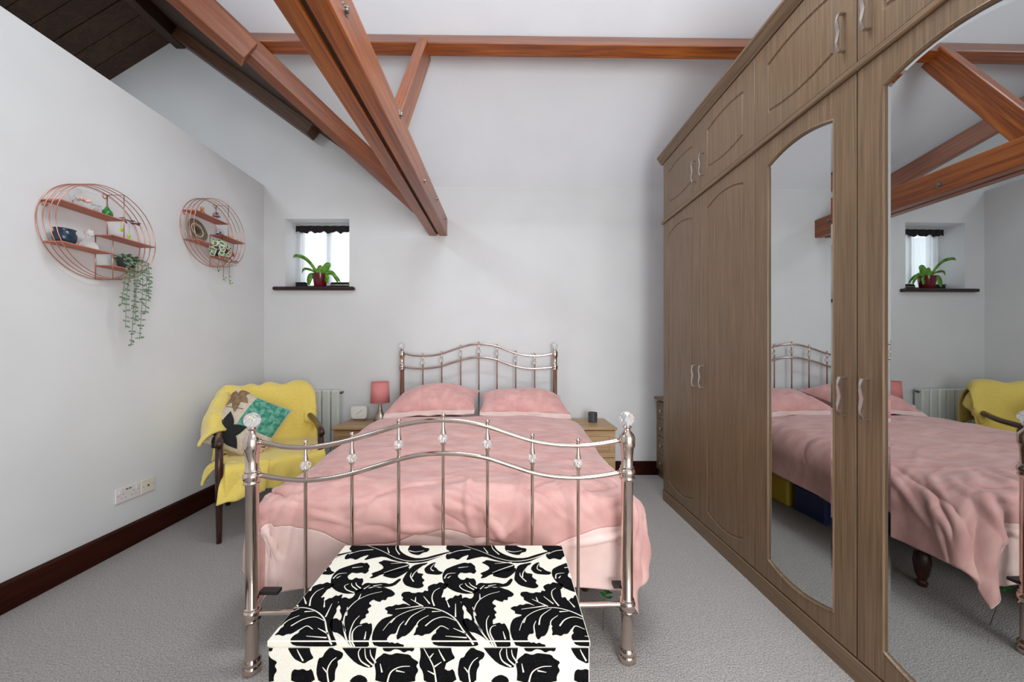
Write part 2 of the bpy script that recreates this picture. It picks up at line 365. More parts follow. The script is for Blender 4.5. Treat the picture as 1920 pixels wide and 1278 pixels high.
# ------------------------------------------------------------------ roof timbers
UP = (0,0,1)
tb = thing('tie_beam', 'large double-plank brown tie beam running overhead into the back wall, studded with bolts', 'beam', (-0.628, D, 2.25))
for xa in (-0.677, -0.579): beam_obj('plank', M['beam'], (xa, YF, 2.339), (xa, D+.02, 2.339), 0.075, 0.17, UP, tb)
beam_obj('spacer', M['spacer'], (-0.628, YF, 2.345), (-0.628, D, 2.345), 0.022, 0.15, UP, tb)
for d_, z_ in ((1.231,2.336),(1.877,2.40),(2.437,2.318),(2.888,2.385),(3.275,2.372)):
    m = MB(); m.lathe([(1e-5,0.012),(0.009,0.012),(0.011,0.009),(0.011,0.003),(0.02,0.003),(0.021,-0.002)], n=12)
    m.v = [(-0.5415+v[2], d_+v[0], z_+v[1]) for v in m.v]
    m.build('bolt', M['bolt'], tb, 40)
def rp(t, dz=0): return Vector((-0.68-t, D-t, 2.334+0.746*t+dz))
vr = thing('valley_rafter', 'brown diagonal valley rafter rising left from the tie beam towards the dark roof boards', 'beam', rp(0))
beam_obj('rafter', M['beam'], rp(0.09,.085), rp(2.0,.085), 0.10, 0.135, UP, vr)
t2 = beam_obj('cleat', M['beam'], rp(1.02,.012)+Vector((.03,-.03,0)), rp(1.8,.012)+Vector((.03,-.03,0)), 0.10, 0.16, UP, vr)
ca, sa = 1/math.hypot(1,PT), PT/math.hypot(1,PT)
def pur(x, dz): return Vector((x, 2.41+.0375*ca+.085*sa, 3.22-.0375*sa+.085*ca+dz))
pu = thing('purlin', 'long straight brown purlin crossing the sloping white ceiling above the bed', 'beam', pur(0.0,0))
beam_obj('timber', M['beam'], pur(-1.84,.022), pur(XR,-.022), 0.075, 0.17, (0,sa,ca), pu)
st = thing('roof_strut', 'short pale brown strut propping the purlin off the tie beam', 'beam', (-0.59, 2.05, 2.42))
beam_obj('timber', M['beam'], (-0.615, 2.03, 2.40), (-0.545, 2.47, 3.23), 0.065, 0.13, (0,-1,.5), st)
cr_ = thing('common_rafter', 'dark stained rafter with a sawn end lying along the gable wall', 'beam', (-1.8, 3.36, 3.16))
beam_obj('timber', M['beammid'], (-1.75, 3.33, 3.185), (-2.98, 3.33, 4.085), 0.12, 0.13, UP, cr_)
rb = thing('ridge_beam', 'dark ridge beam under the hall roof boards at top left', 'beam', (XRG, D, 4.03))
beam_obj('timber', M['beamdark'], (XRG-.01, yv+.12, 4.095), (XRG-.01, D, 4.095), 0.09, 0.15, UP, rb)

# ------------------------------------------------------------------ wardrobes
XF = 1.25
DB = [2.847, 2.319, 1.807, 1.284, 0.763]
def loop(y0, y1, z0, z1, ms, mb_, mt, a, g=0.0, K=14):
    """closed loop of (y,z): bottom arc then top arc; ms side margin, mb_/mt corner margins, a arch rise, g extra inset"""
    u = np.linspace(-1, 1, K); yc, hw = (y0+y1)/2, (y1-y0)/2-ms-g
    B = [(yc+hw*t, z0+mb_+g-a*(1-t*t)) for t in u]; T = [(yc+hw*t, z1-mt-g+a*(1-t*t)) for t in u[::-1]]
    return B+T
def ring(m, A, xa, B, xb):
    n = len(A); m.add([(xa if not callable(xa) else xa(p), *p) for p in A]+[(xb if not callable(xb) else xb(p), *p) for p in B], [(i,(i+1)%n,(i+1)%n+n,i+n) for i in range(n)])
def capf(m, A, xa):
    n = len(A); K = n//2
    m.add([(xa if not callable(xa) else xa(p), *p) for p in A], [(i,i+1,n-2-i,n-1-i) for i in range(K-1)])
def handle(parent, y, zc, L=0.138):
    prof = [(-L/2,.000,.010),(-L/2+.001,.022,.010),(-L/2+.012,.0255,.008),(-L/2+.026,.0285,.005),(-L*.22,.027,.009),(0,.022,.0115),(L*.22,.027,.009),(L/2-.026,.0285,.005),(L/2-.012,.0255,.008),(L/2-.001,.022,.010),(L/2,0,.010)]
    vs_ = []; fs = []
    for i, (z, o, wd) in enumerate(prof):
        a = prof[max(i-1,0)]; b = prof[min(i+1,len(prof)-1)]; t = Vector((b[1]-a[1], b[0]-a[0])).normalized(); nx, nz = t.y*.0022, -t.x*.0022
        for sx, sy in ((1,-1),(1,1),(-1,1),(-1,-1)): vs_.append((XF-.0005-o-sx*nx, y+sy*wd*.62, zc+z+sx*nz))
    for i in range(len(prof)-1):
        for k in range(4): fs.append((i*4+k, i*4+(k+1)%4, (i+1)*4+(k+1)%4, (i+1)*4+k))
    fs += [(0,1,2,3), tuple(4*(len(prof)-1)+k for k in range(4))]
    MB().add(vs_, fs).build('handle', M['steel'], parent, 50)
def door(parent, y0, y1, z0, z1, ms, mb_, mt, a, mirror=False, hy=None, hz=1.01):
    y0 += .0015; y1 -= .0015
    m = MB(); O = loop(y0,y1,z0,z1,0,0,0,0); O1 = loop(y0,y1,z0,z1,.003,.003,.003,0)
    th = .02
    ring(m, O, XF+th, O, XF+.003); ring(m, O, XF+.003, O1, XF)
    L0 = loop(y0,y1,z0,z1,ms,mb_,mt,a); ring(m, O1, XF, L0, XF)
    if mirror:
        L1 = loop(y0,y1,z0,z1,ms,mb_,mt,a,.004); L2 = loop(y0,y1,z0,z1,ms,mb_,mt,a,.007)
        ring(m, L0, XF, L1, XF-.003); ring(m, L1, XF-.003, L2, XF+.010); capf(m, L2, XF+.0145)
        ring(m, L2, XF+.010, L2, XF+.0145)
    else:
        L1 = loop(y0,y1,z0,z1,ms,mb_,mt,a,.004); L2 = loop(y0,y1,z0,z1,ms,mb_,mt,a,.009); L3 = loop(y0,y1,z0,z1,ms,mb_,mt,a,.014)
        ring(m, L0, XF, L1, XF+.005); ring(m, L1, XF+.005, L2, XF+.005); ring(m, L2, XF+.005, L3, XF+.0005); capf(m, L3, XF+.0005)
    capf(m, O, XF+th)
    d = m.build('door', M['ward'], parent, 25, fix=True)
    if mirror:
        yc = (y0+y1)/2; pl = lambda e: (lambda p: XF+.006-.0175*(p[0]-yc)+e)
        mm_ = MB(); A = loop(y0,y1,z0,z1,ms,mb_,mt,a,.0065); B = loop(y0,y1,z0,z1,ms,mb_,mt,a,.024)
        ring(mm_, A, pl(.0022), B, pl(0)); capf(mm_, B, pl(0)); ring(mm_, A, pl(.0022), A, pl(.004)); 
        mo = mm_.build('mirror', M['mirror'], d); tag(mo, 'tall arched bevelled mirror')
    if hy: handle(d, hy, hz)
    return d
def unit(y0, ym, y1, name, label, z0, z1, **kw):
    t = thing(name, label, 'wardrobe', (XF+.3, (y0+y1)/2, z0))
    MB().box(XF+.022, XR-.002, y0+.0005, y1-.0005, z0, z1).build('body', M['ward'], t)
    return t
for i, (lab, lab2) in enumerate((('brown oak wardrobe with two plain arched-panel doors, farther from the viewer', 'pair of brown oak top cupboards above the plain panelled wardrobe doors'),
                 ('brown oak wardrobe with two tall mirrored doors, nearest the viewer', 'pair of brown oak top cupboards above the mirrored wardrobe doors'))):
    a, b, c = DB[2*i], DB[2*i+1], DB[2*i+2]
    t = unit(c, b, a, 'fitted_wardrobe', lab, 0.08, 2.166)
    door(t, b, a, .085, 2.165, .085, .095, .11, .036, i==1, b+.042); door(t, c, b, .085, 2.165, .085, .095, .11, .036, i==1, b-.042)
    t = unit(c, b, a, 'top_cupboard', lab2, 2.19, 2.645)
    door(t, b, a, 2.196, 2.64, .085, .105, .105, .02, False, b+.046, 2.345); door(t, c, b, 2.196, 2.64, .085, .105, .105, .02, False, b-.046, 2.345)
tag(MB().prism([(XF-.004,0),(XR-.002,0),(XR-.002,.08),(XF-.001,.08),(XF-.004,.076)], 'y', DB[4], DB[0]).build('wardrobe_plinth', M['wardh'], loc=(XF+.3,1.8,0)), 'long brown oak plinth along the floor under the wardrobes', 'plinth')
tag(MB().prism([(XF-.012,2.171),(XF-.008,2.166),(XR-.002,2.166),(XR-.002,2.19),(XF-.008,2.19),(XF-.012,2.185)], 'y', DB[4], DB[0]+.012).build('wardrobe_rail', M['wardh'], loc=(XF+.3,1.8,2.166)), 'slim moulded oak rail between wardrobe doors and top cupboards', 'moulding')
cp = [(XF-.002,2.645),(XF-.008,2.655),(XF-.014,2.66),(XF-.030,2.685),(XF-.036,2.692),(XF-.036,2.705),(XR-.002,2.705),(XR-.002,2.645)]
tag(MB().prism(cp, 'y', DB[4], DB[0]+.034).build('wardrobe_cornice', M['wardh'], loc=(XF+.3,1.8,2.645)), 'projecting brown oak cornice along the top of the wardrobes', 'moulding')

# drawers: generic front with a routed panel
def drawer_front(parent, mat, x0, x1, z0, z1, yf, name='drawer', swap=None):
    """front facing -y at yf (or facing -x when swap gives the x of the face)"""
    m = MB(); O = loop(x0,x1,z0,z1,0,0,0,0); mg = .045; g = min(mg, (z1-z0)*.22)
    L0 = loop(x0,x1,z0,z1,g,g,g,0); L1 = loop(x0,x1,z0,z1,g+.004,g+.004,g+.004,0); L2 = loop(x0,x1,z0,z1,g+.009,g+.009,g+.009,0)
    ring(m,O,.018,O,0); ring(m,O,0,L0,0); ring(m,L0,0,L1,.004); ring(m,L1,.004,L2,.0005); capf(m,L2,.0005); capf(m,O,.018)
    if swap is None: m.v = [(v[1], yf+v[0], v[2]) for v in m.v]
    else: m.v = [(swap+v[0], v[1], v[2]) for v in m.v]
    return m.build(name, mat, parent)
def knob(parent, p, dirx=False):
    m = MB().lathe([(.006,0),(.006,.012),(.013,.018),(.014,.022),(.010,.026),(1e-5,.027)], n=14)
    m.v = [(p[0]-v[2], p[1]+v[0], p[2]+v[1]) if dirx else (p[0]+v[0], p[1]-v[2], p[2]+v[1]) for v in m.v]
    m.build('knob', M['steel'], parent, 40)
def bedside(x0, x1, label):
    t = thing('bedside_chest', label, 'bedside table', ((x0+x1)/2, 3.2, 0), group='oak bedside chests')
    yf, yb, zt = 3.005, 3.398, .535
    MB().box(x0+.012, x1-.012, yf+.022, yb, 0, zt-.026).build('body', M['oak'], t)
    MB().rbox(x0, x1, yf-.012, yb, zt-.025, zt, .006).build('top', M['oak'], t)
    for z0, z1 in ((.062,.278),(.284,.503)):
        d = drawer_front(t, M['oak'], x0+.014, x1-.014, z0, z1, yf); knob(d, ((x0+x1)/2, yf, (z0+z1)/2))
    MB().box(x0+.016, x1-.016, yf+.012, yf+.0215, 0, .058).build('plinth', M['oak'], t)
bedside(-1.436, -0.985, 'oak bedside chest left of the bed with pink lamp and clock on it')
bedside(0.50, 0.935, 'oak bedside chest right of the bed with one candle jar on it')
t = thing('chest_of_drawers', 'brown chest of drawers half hidden behind the far end of the wardrobe', 'chest of drawers', (1.62, 3.13, 0))
MB().box(1.442, XR-.002, 2.885, 3.39, 0, .716).build('body', M['ward'], t); MB().rbox(1.402, XR-.002, 2.878, 3.396, .717, .744, .006).build('top', M['wardh'], t)
for k in range(4):
    z0 = .075+k*.158; d = drawer_front(t, M['ward'], 2.89, 3.385, z0, z0+.152, 0, swap=1.423)
    knob(d, (1.423, 3.26, z0+.076), True); knob(d, (1.423, 3.01, z0+.076), True)

# ------------------------------------------------------------------ bed
PL, PR = (-0.926, 1.327), (0.466, 1.375)
bed = thing('metal_bed', 'polished nickel double bed frame with curved rails and crystal finials', 'bed', (-0.235, 2.3, 0))
def fpt(x, y):
    k = (x-CX)/F; s = (k*PL[1]-PL[0])/((PR[0]-PL[0])-k*(PR[1]-PL[1])); d = PL[1]+s*(PR[1]-PL[1])
    return Vector((PL[0]+s*(PR[0]-PL[0]), d, H-(y-CY)*d/F))
def hpt(x, y): return px(x, y, 3.33)
def smooth_path(pts, n=40):
    """Catmull-Rom through pts"""
    out = []; N = len(pts)
    for i in range(N-1):
        p0, p1, p2, p3 = pts[max(i-1,0)], pts[i], pts[i+1], pts[min(i+2,N-1)]
        kk = max(2, n//(N-1))
        for j in range(kk):
            t = j/kk; out.append(0.5*((2*p1)+(p2-p0)*t+(2*p0-5*p1+4*p2-p3)*t*t+(3*p1-p0-3*p2+p3)*t**3))
    out.append(pts[-1]); return out
def icos(c, r, sub=2, sc=(1,1,1)):
    import bmesh
    bm = bmesh.new(); bmesh.ops.create_icosphere(bm, subdivisions=sub, radius=r)
    m = MB().add([(c[0]+v.co.x*sc[0], c[1]+v.co.y*sc[1], c[2]+v.co.z*sc[2]) for v in bm.verts], [tuple(v.index for v in f.verts) for f in bm.faces]); bm.free(); return m
def post(x, y, zt, zr2, zbot_ring, zball):
    pr = [(.026,0),(.031,.004),(.032,.02),(.027,.028),(.029,.034),(.029,.042),(.023,.05),(.0215,.055)]
    def rings(z): return [(.0215,z-.03),(.025,z-.027),(.029,z-.02),(.026,z-.013),(.0285,z-.006),(.031,z+.004),(.0285,z+.013),(.024,z+.018),(.026,z+.023),(.0215,z+.028)]
    if zbot_ring: pr += rings(zbot_ring)
    pr += rings(zr2)
    pr += [(.0215,zt-.06),(.024,zt-.03),(.028,zt-.022),(.029,zt-.018),(.029,zt+.012),(.026,zt+.02),(.02,zt+.028),(.013,zt+.036),(.011,zt+.045),(.012,zball-.032),(.017,zball-.028),(.014,zball-.022),(1e-5,zball-.022)]
    o = MB().lathe(pr, (x,y,0), 28).build('post', M['nickel'], bed, 50)
    icos((x,y,zball+.003), .029, 2).build('crystal_finial', M['crystal'], o)
post(PL[0], PL[1], .838, .713, .213, .918); post(PR[0], PR[1], .836, .713, .213, .914)
HL, HRt = hpt(754,660).x, hpt(1040.5,660).x
post(HL, 3.33, 1.143, 1.018, .25, 1.212); post(HRt, 3.33, 1.143, 1.018, .25, 1.212)
ft = [(487,827.5),(529,836.5),(573,838.5),(616.5,833),(660,823.5),(704,811),(747.7,798),(790,790),(831,787.5),(872,790.5),(914,799.5),(956,813),(997.7,826),(1040,833),(1083.6,834.8),(1122,832),(1163,825)]
f2p = [(487,890),(529,897),(573,900),(616.5,896),(660,887),(704,874),(748,861),(790,852),(831,849.5),(872,851.5),(914,858.5),(956,872),(999,885.6),(1040,893),(1083.6,895),(1122,892),(1163,885)]
ht = [(757,662),(775,666),(793,667),(811,666),(828,663),(846,657),(864,651),(881,646.5),(898,645),(915,646),(932,649.5),(950,656),(967,662),(985,666),(1003,667),(1020,666),(1038,662.5)]
h2 = [(757,687.5),(775,690),(793,690.5),(811,689),(828.5,686),(846,680),(864,675),(881,671),(898,670),(915,671),(932,674.5),(950,681),(967,686.5),(985,690),(1002,691),(1020,690),(1038,688)]
MB().tube(smooth_path([fpt(*p) for p in ft], 64), .0092, 12).build('top_rail', M['nickel'], bed, True)
MB().tube(smooth_path([fpt(*p) for p in f2p], 64), .0092, 12).build('middle_rail', M['nickel'], bed, True)
MB().tube([Vector((PL[0],PL[1],.213)), Vector((PR[0],PR[1],.213))], .0095, 12).build('bottom_rail', M['nickel'], bed, 50)
MB().tube(smooth_path([hpt(*p) for p in ht], 64), .0095, 12).build('top_rail', M['nickel'], bed, True)
MB().tube(smooth_path([hpt(*p) for p in h2], 64), .0095, 12).build('middle_rail', M['nickel'], bed, True)
MB().tube([Vector((HL,3.33,.25)), Vector((HRt,3.33,.25))], .0095, 12).build('bottom_rail', M['nickel'], bed, 50)
def interp(lst, x):
    return float(np.interp(x, [p[0] for p in lst], [p[1] for p in lst]))
def spindle(pt, x, top, mid, zb):
    a = pt(x, interp(top, x)); b = pt(x, interp(mid, x)); zt, zm = a.z, b.z; zc = zm + (zt-zm)*.46
    pr = [(.0062,zb),(.0062,zc-.028),(.0075,zc-.026),(.0105,zc-.019),(.0105,zc-.0165),(.003,zc-.016),(.003,zc+.016),(.0105,zc+.0165),(.0105,zc+.020),(.009,zc+.026),(.0068,zc+.036),(.006,zc+.042),(.006,zt+.010),(.008,zt+.011),(.0055,zt+.013)]
    pr += [(.0085*math.sin(q), zt+.020-.0085*math.cos(q)) for q in np.linspace(.6, math.pi-.001, 7)]
    o = MB().lathe(pr, (a.x,a.y,0), 14).build('spindle', M['nickel'], bed, 50)
    icos((a.x,a.y,zc), .0195, 2, (1,1,.95)).build('crystal_bead', M['crystal'], o)
for x in (573,660,747.5,831,914,998,1084): spindle(fpt, x, ft, f2p, .213)
for x in (793,828.5,864,898,932,967,1002.5): spindle(hpt, x, ht, h2, .25)
# timber base with slats and short turned legs
for xa in (-0.895, 0.365): MB().rbox(xa, xa+.06, 1.475, 3.29, .228, .335, .004).build('side_rail', M['pine'], bed)
for ya in (1.49, 3.25): MB().rbox(-.834, .364, ya, ya+.04, .255, .335, .004).build('end_rail', M['pine'], bed)
for k in range(12): MB().box(-.895, .425, 1.54+k*.144, 1.61+k*.144, .3355, .348).build('slat', M['pine'], bed)
for xa in (-0.865, 0.395):
    for ya in (1.78, 3.0):
        MB().lathe([(.018,0),(.022,.02),(.016,.03),(.026,.06),(.034,.12),(.03,.16),(.022,.175),(.032,.19),(.034,.21),(.034,.227)], (xa,ya,0), 16).build('leg', M['mahog'], bed, 40)
for (xa, ya) in ((-.90,1.352),(.44,1.39)): MB().box(xa-.02, xa+.05, ya, ya+.03, .262, .274).build('bracket', M['dark'], bed)
tag(MB().rbox(-.905, .435, 1.49, 3.28, .349, .55, .03).build('mattress', M['white'], loc=(-.235,2.3,.349)), 'white mattress on the bed, wholly covered by the pink duvet', 'mattress')

# duvet ------------------------------------------------------------
CREASES = []
_r = random.Random(11)
for _k in range(46): CREASES.append((_r.uniform(-.66,.66), _r.uniform(.25,1.45), _r.gauss(0,.16), _r.uniform(.10,.34), _r.uniform(.007,.016), _r.choice((-1,1,1))*_r.uniform(.004,.009)))
for _k in range(40): CREASES.append((_r.uniform(-.8,.8), _r.uniform(1.38,1.72), _r.gauss(0,.55), _r.uniform(.06,.20), _r.uniform(.007,.015), _r.choice((-1,1,1))*_r.uniform(.009,.018)))
for _sg in (-1,1):
    for _k in range(12): CREASES.append((_sg*_r.uniform(.55,.95), _r.uniform(1.3,1.75), _sg*_r.uniform(.5,1.2), _r.uniform(.08,.22), _r.uniform(.010,.018), _r.choice((-1,1))*_r.uniform(.008,.014)))
def duvet():
    XC, hw, d_foot, d_head = -.235, .675, 1.535, 3.02
    nS, nT = 210, 230
    s = np.linspace(-(hw+.43), hw+.43, nS); tmax = (d_head-d_foot) + .42
    t = np.linspace(0, tmax, nT); S, T = np.meshgrid(s, t, indexing='ij')
    wob = .022*vnoise(T*2.3+3, np.sign(S)*2+5)
    ex = np.maximum(np.abs(S)-hw, 0)*(0.93+wob*2); ey = np.maximum(T-(d_head-d_foot), 0)
    e = np.sqrt(ex**2+ey**2); dx = np.where(e > 0, ex/np.maximum(e,1e-9), 0); dy = np.where(e > 0, ey/np.maximum(e,1e-9), 0)
    # corners gather inwards instead of flaring
    corner = np.clip(4*dx*dy*dx*dy, 0, 1)
    e = e*(1-.10*corner)
    rx, ry = .158, .080
    r = rx*dx**2 + ry*dy**2 + 1e-6; r = np.where(e > 0, r, .1)
    ang = np.minimum(e/r, math.pi/2*1.0)
    hor = r*np.sin(ang); ver = r*(1-np.cos(ang)) + np.maximum(e-r*math.pi/2, 0)*.98
    X = XC + np.sign(S)*(np.minimum(np.abs(S), hw) + hor*dx); Y = d_head - np.minimum(T, d_head-d_foot) - hor*dy
    cen = 1-np.clip(np.abs(S)/hw, 0, 1)**4
    ztop = .655 - .055*sstep(.2, 1.4, T) - .02*(1-cen) - .07*sstep(.25,0,T)
    Z = ztop - ver
    P = np.stack([X, Y, Z], 2); Nn = normals(P)
    if Nn[nS//2, nT//4, 2] < 0: Nn = -Nn
    drop = sstep(.02, .16, e)
    w_ = .006*vnoise(S*5, T*7) + .005*vnoise(S*3+T*9, T*2-S*4) + .010*(1-np.abs(vnoise(S*4+T*1.5, T*3.2+9)))*.6
    # soft cross wrinkles on the top, diagonal pulls at the foot
    w_ += (1-drop)*.004*np.sin(T*34+3*vnoise(S*2.5, T*3)*2.2)*sstep(.1,.5,T)
    foot = sstep(d_head-d_foot-.22, d_head-d_foot+.12, T)
    w_ += foot*.010*vnoise(S*7+T*9, T*3+7) + foot*.012*(np.abs(vnoise(S*5.5-T*6, T*2.4))-.4)
    side = sstep(.05,.2,ex)
    # long soft creases fanning over the top and hard puckers near the foot edge
    for (cx_, cy_, an_, ln_, wd_, am_) in CREASES:
        ca_, sa_ = math.cos(an_), math.sin(an_); a_ = (S-cx_)*ca_+(T-cy_)*sa_; b_ = -(S-cx_)*sa_+(T-cy_)*ca_ + .03*np.sin(a_*9+cx_*20)
        w_ += am_*np.exp(-(b_/wd_)**2)*np.exp(-(a_/ln_)**4)
    w_ += side*.014*vnoise(T*6+2, S*1.5)+side*.006*vnoise(T*15, S*3)
    w_ += drop*.018*corner*np.sin(np.arctan2(ey,ex+1e-9)*9)
    P = P + Nn*w_[..., None]
    # keep off the foot rails
    lim = 1.388 + .008*vnoise(S*8,T*5); dlt = P[..., 1] - lim
    P[..., 1] = lim + np.where(dlt < .03, .03*np.exp(np.minimum(dlt-.03,0)/.03), dlt)
    return P
P = duvet(); nS_, nT_ = P.shape[:2]
dv = thing('duvet', 'dusty pink velvet duvet spread over the bed, hanging down at the foot', 'duvet', (-.235, 2.2, .56))
ss_ = np.linspace(-1, 1, nS_); cutv = nT_ - 1 - np.maximum((20 - 7*vnoise(ss_*3.1+1, ss_*0+2) - 3*vnoise(ss_*9, ss_*0+7) + 7*np.clip((np.abs(ss_)-.35)/.3, 0, 1))*np.clip((.86-np.abs(ss_))/.16, 0, 1), .6)
def resample(j0, j1, n):
    Q = np.zeros((nS_, n, 3)); js = np.arange(nT_)
    for i in range(nS_):
        jj = np.linspace(j0[i], j1[i], n)
        for c in range(3): Q[i,:,c] = np.interp(jj, js, P[i,:,c])
    return Q
a = MB().grid(resample(cutv*0, cutv, nT_)).build('cover', M['pink'], dv, True, fix=False)
b = MB().grid(resample(cutv, cutv*0+nT_-1, 40)).build('lining_edge', M['pinklite'], dv, True, fix=False); tag(b, 'paler pink folded-under lower edge')
for o in (a, b):
    md = o.modifiers.new('s', 'SOLIDIFY'); md.thickness = .018; md.offset = 0

def pillow(loc, rot, sx, sy, sz, label, seed):
    n, mm = 64, 48; u = np.linspace(-1,1,n); v = np.linspace(-1,1,mm); U, V = np.meshgrid(u, v, indexing='ij')
    def half(sg):
        th = (np.clip(1-np.abs(U)**2.3,0,1)**.7)*(np.clip(1-np.abs(V)**2.2,0,1)**.7)
        pin = 1-.07*(U**2)*(1-.2*V**2)*0 ; X = U*sx/2*(1-.05*(1-np.abs(U))*V**2-.04*V**2*0); Y = V*sy/2*(1-.06*np.abs(U)**2*0)
        X = X*(1-.06*(1-V**2)*np.abs(U)**6); Y = Y*(1-.10*(1-U**2)*np.abs(V)**6)
        wr = .010*vnoise(U*5+seed, V*4)+.006*vnoise(U*11+V*6+seed, V*9)
        Z = sg*(th*sz/2*(1+.2*vnoise(U*1.4+seed, V*1.2+seed)) + wr*th)
        return np.stack([X,Y,Z],2)
    root = thing('pillow', label, 'pillow', loc, group='pink pillows', local=True)
    m = MB().grid(half(1)); m.grid(half(-1)); 
    o = m.build('case', M['pillowpink'], root, True)
    # flat stitched border along the lower edge
    bp_ = np.zeros((n,6,3))
    for j in range(6):
        bp_[:,j,0] = u*sx/2*(1.0); bp_[:,j,1] = -sy/2*(1-.10*(1-u**2)) - .012*j + .004 + .012*np.sin(u*6+seed); bp_[:,j,2] = -.004*j+.012*vnoise(u*4+seed, u*0+j*.2)*(j/5)
    f_ = MB().grid(bp_).build('border', M['pinklite'], root, True); f_.modifiers.new('s','SOLIDIFY').thickness = .010
    root.rotation_euler = rot
    return root
pillow((-.585, 3.06, .745), (R(13), R(-3), R(-3)), .72, .44, .27, 'pink velvet pillow on the left, propped higher than the other', 2)
pillow((.155, 3.06, .73), (R(12), R(2), R(3)), .72, .43, .225, 'pink velvet pillow on the right, lying flatter and closer to the candle', 8)

# things under the bed
t = thing('storage_box', 'yellow plastic storage box under the bed', 'box', (.1, 2.8, 0))
MB().rbox(-.2, .35, 2.68, 2.95, 0, .2, .012).build('body', flat('yellow_plastic',208,180,60,rough=.4), t); MB().rbox(-.21, .36, 2.67, 2.96, .2, .222, .006).build('lid', flat('yellow_lid',214,188,74,rough=.4), t)
t = thing('storage_box', 'dark blue plastic storage box under the bed', 'box', (.1, 2.5, 0))
MB().rbox(-.2, .34, 2.38, 2.64, 0, .19, .012).build('body', flat('blue_plastic',40,56,110,rough=.4), t); MB().rbox(-.21, .35, 2.37, 2.65, .19, .21, .006).build('lid', flat('blue_lid',48,64,120,rough=.4), t)
t = thing('fabric_bag', 'green fabric bag stored under the left foot of the bed', 'bag', (-.72, 1.75, 0))
MB().rbox(-.84, -.60, 1.56, 1.95, 0, .205, .03).build('body', flat('green_cloth',30,96,62,rough=.8), t); MB().tube([(-.80,1.60,.203),(-.79,1.58,.23),(-.72,1.57,.238),(-.65,1.58,.23),(-.64,1.60,.203)], .006, 8).build('handle', flat('green_handle',24,84,54), t, True)
t = thing('artificial_leaf_sprig', 'tiny bright green leafy sprig poking out under the right foot of the bed', 'plant', (.415, 1.50, 0))
m = MB(); m.tube([(.415,1.52,0),(.41,1.5,.1),(.415,1.475,.205)], .0014, 6); m.build('stem', M['stem'], t, True); m = MB()
for k in range(9):
    a_ = k*2.4; c = Vector((.415, 1.475, .165+.005*k)); e_ = c+Vector((.028*math.cos(a_), .028*math.sin(a_), .008)); sd_ = Vector((-math.sin(a_), math.cos(a_), 0))*.008
    m.add([c, (c+e_)/2+sd_, e_, (c+e_)/2-sd_], [(0,1,2,3)])
m.build('leaves', flat('bright_green',40,140,60), t)

# ------------------------------------------------------------------ ottoman with damask print
OX0, OX1, OY0, OY1, OZ = -.578, .208, .882, 1.312, .47
ot = thing('storage_ottoman', 'square ottoman in cream fabric with black acanthus leaf print at the foot of the bed', 'ottoman', ((OX0+OX1)/2, 1.1, 0))
MB().rbox(OX0, OX1, OY0, OY1, .012, OZ-.016, .004).build('base', M['cream'], ot)
lidm = MB().rbox(OX0-.001, OX1+.001, OY0-.001, OY1, OZ-.0150, OZ, .0016).build('lid', M['cream'], ot)
for a in (OX0+.04, OX1-.04):
    for b in (OY0+.04, OY1-.04): MB().lathe([(.016,0),(.018,.0118)], (a,b,0), 12).build('foot', M['dark'], ot)
def z2(l): return [(680+x/4.768, 1010+y/4.768) for x, y in l]
def ov(l): return [(490+x/3.048, 1000+y/3.048) for x, y in l]
def fab(l):     # photo points on the lid -> fabric coordinates (x, v) with v=0 at the front edge
    out = []
    for x, y in l:
        d = F*(H-OZ)/(y-CY); out.append(((x-CX)*d/F, d-OY0))
    return out
def fabf(l): return [((x-CX)*OY0/F, (H-(y-CY)*OY0/F)-OZ) for x, y in l]
PER = .345
A = z2([(1000,945),(780,945),(640,940),(610,900),(625,860),(660,840),(650,805),(700,780),(655,800),(600,850),(560,850),(530,870),(490,855),(450,865),(470,830),(455,815),(500,780),(480,760),(430,830),(380,870),(355,870),(310,905),(300,875),(320,810),(290,850),(250,850),(210,900),(240,920),(262,912),(285,925),(310,915),(335,928),(360,930),(358,950),(95,950),(80,890),(95,820),(130,760),(180,710),(285,680),(210,668),(228,648),(190,622),(240,600),(260,604),(300,585),(320,592),(370,575),(435,602),(395,572),(350,545),(365,525),(340,505),(360,475),(420,470),(435,482),(470,485),(495,475),(540,480),(552,460),(588,468),(580,430),(600,415),(640,400),(660,405),(690,385),(720,395),(775,405),(750,440),(725,452),(720,475),(700,530),(738,515),(742,560),(785,525),(800,532),(830,500),(848,512),(885,490),(892,540),(872,570),(905,580),(888,620),(908,650),(900,700),(920,760),(960,840),(1045,930)])
AV = [z2(l) for l in ([(990,930),(900,820),(820,710),(700,640),(560,615),(400,650),(270,720),(180,820)],[(640,600),(620,530),(640,470),(690,440)],[(830,700),(830,580)],[(560,780),(640,720),(740,700),(850,740)],[(380,770),(440,690),(560,625)],[(460,840),(500,740),(590,685)],[(300,860),(330,780),(370,735)],[(540,605),(430,540)],[(930,885),(740,870)],[(640,830),(700,780),(770,810)],[(520,600),(290,630)],[(600,582),(545,515)],[(775,612),(750,550)],[(930,850),(810,800)],[(250,752),(300,700)],[(620,652),(700,648)],[(470,560),(475,520)])]
B = ov([(492,642),(478,600),(440,568),(405,562),(388,520),(398,490),(432,482),(450,500),(462,470),(446,440),(455,424),(438,395),(452,372),(480,362),(502,374),(528,360),(540,330),(570,318),(600,308),(620,314),(650,303),(675,310),(700,305),(725,316),(745,322),(768,345),(745,362),(722,362),(712,382),(690,378),(680,392),(655,385),(640,376),(612,398),(634,414),(605,430),(618,452),(596,462),(598,482),(572,492),(560,520),(585,512),(605,508),(612,518),(632,510),(634,560),(622,590),(605,642)])
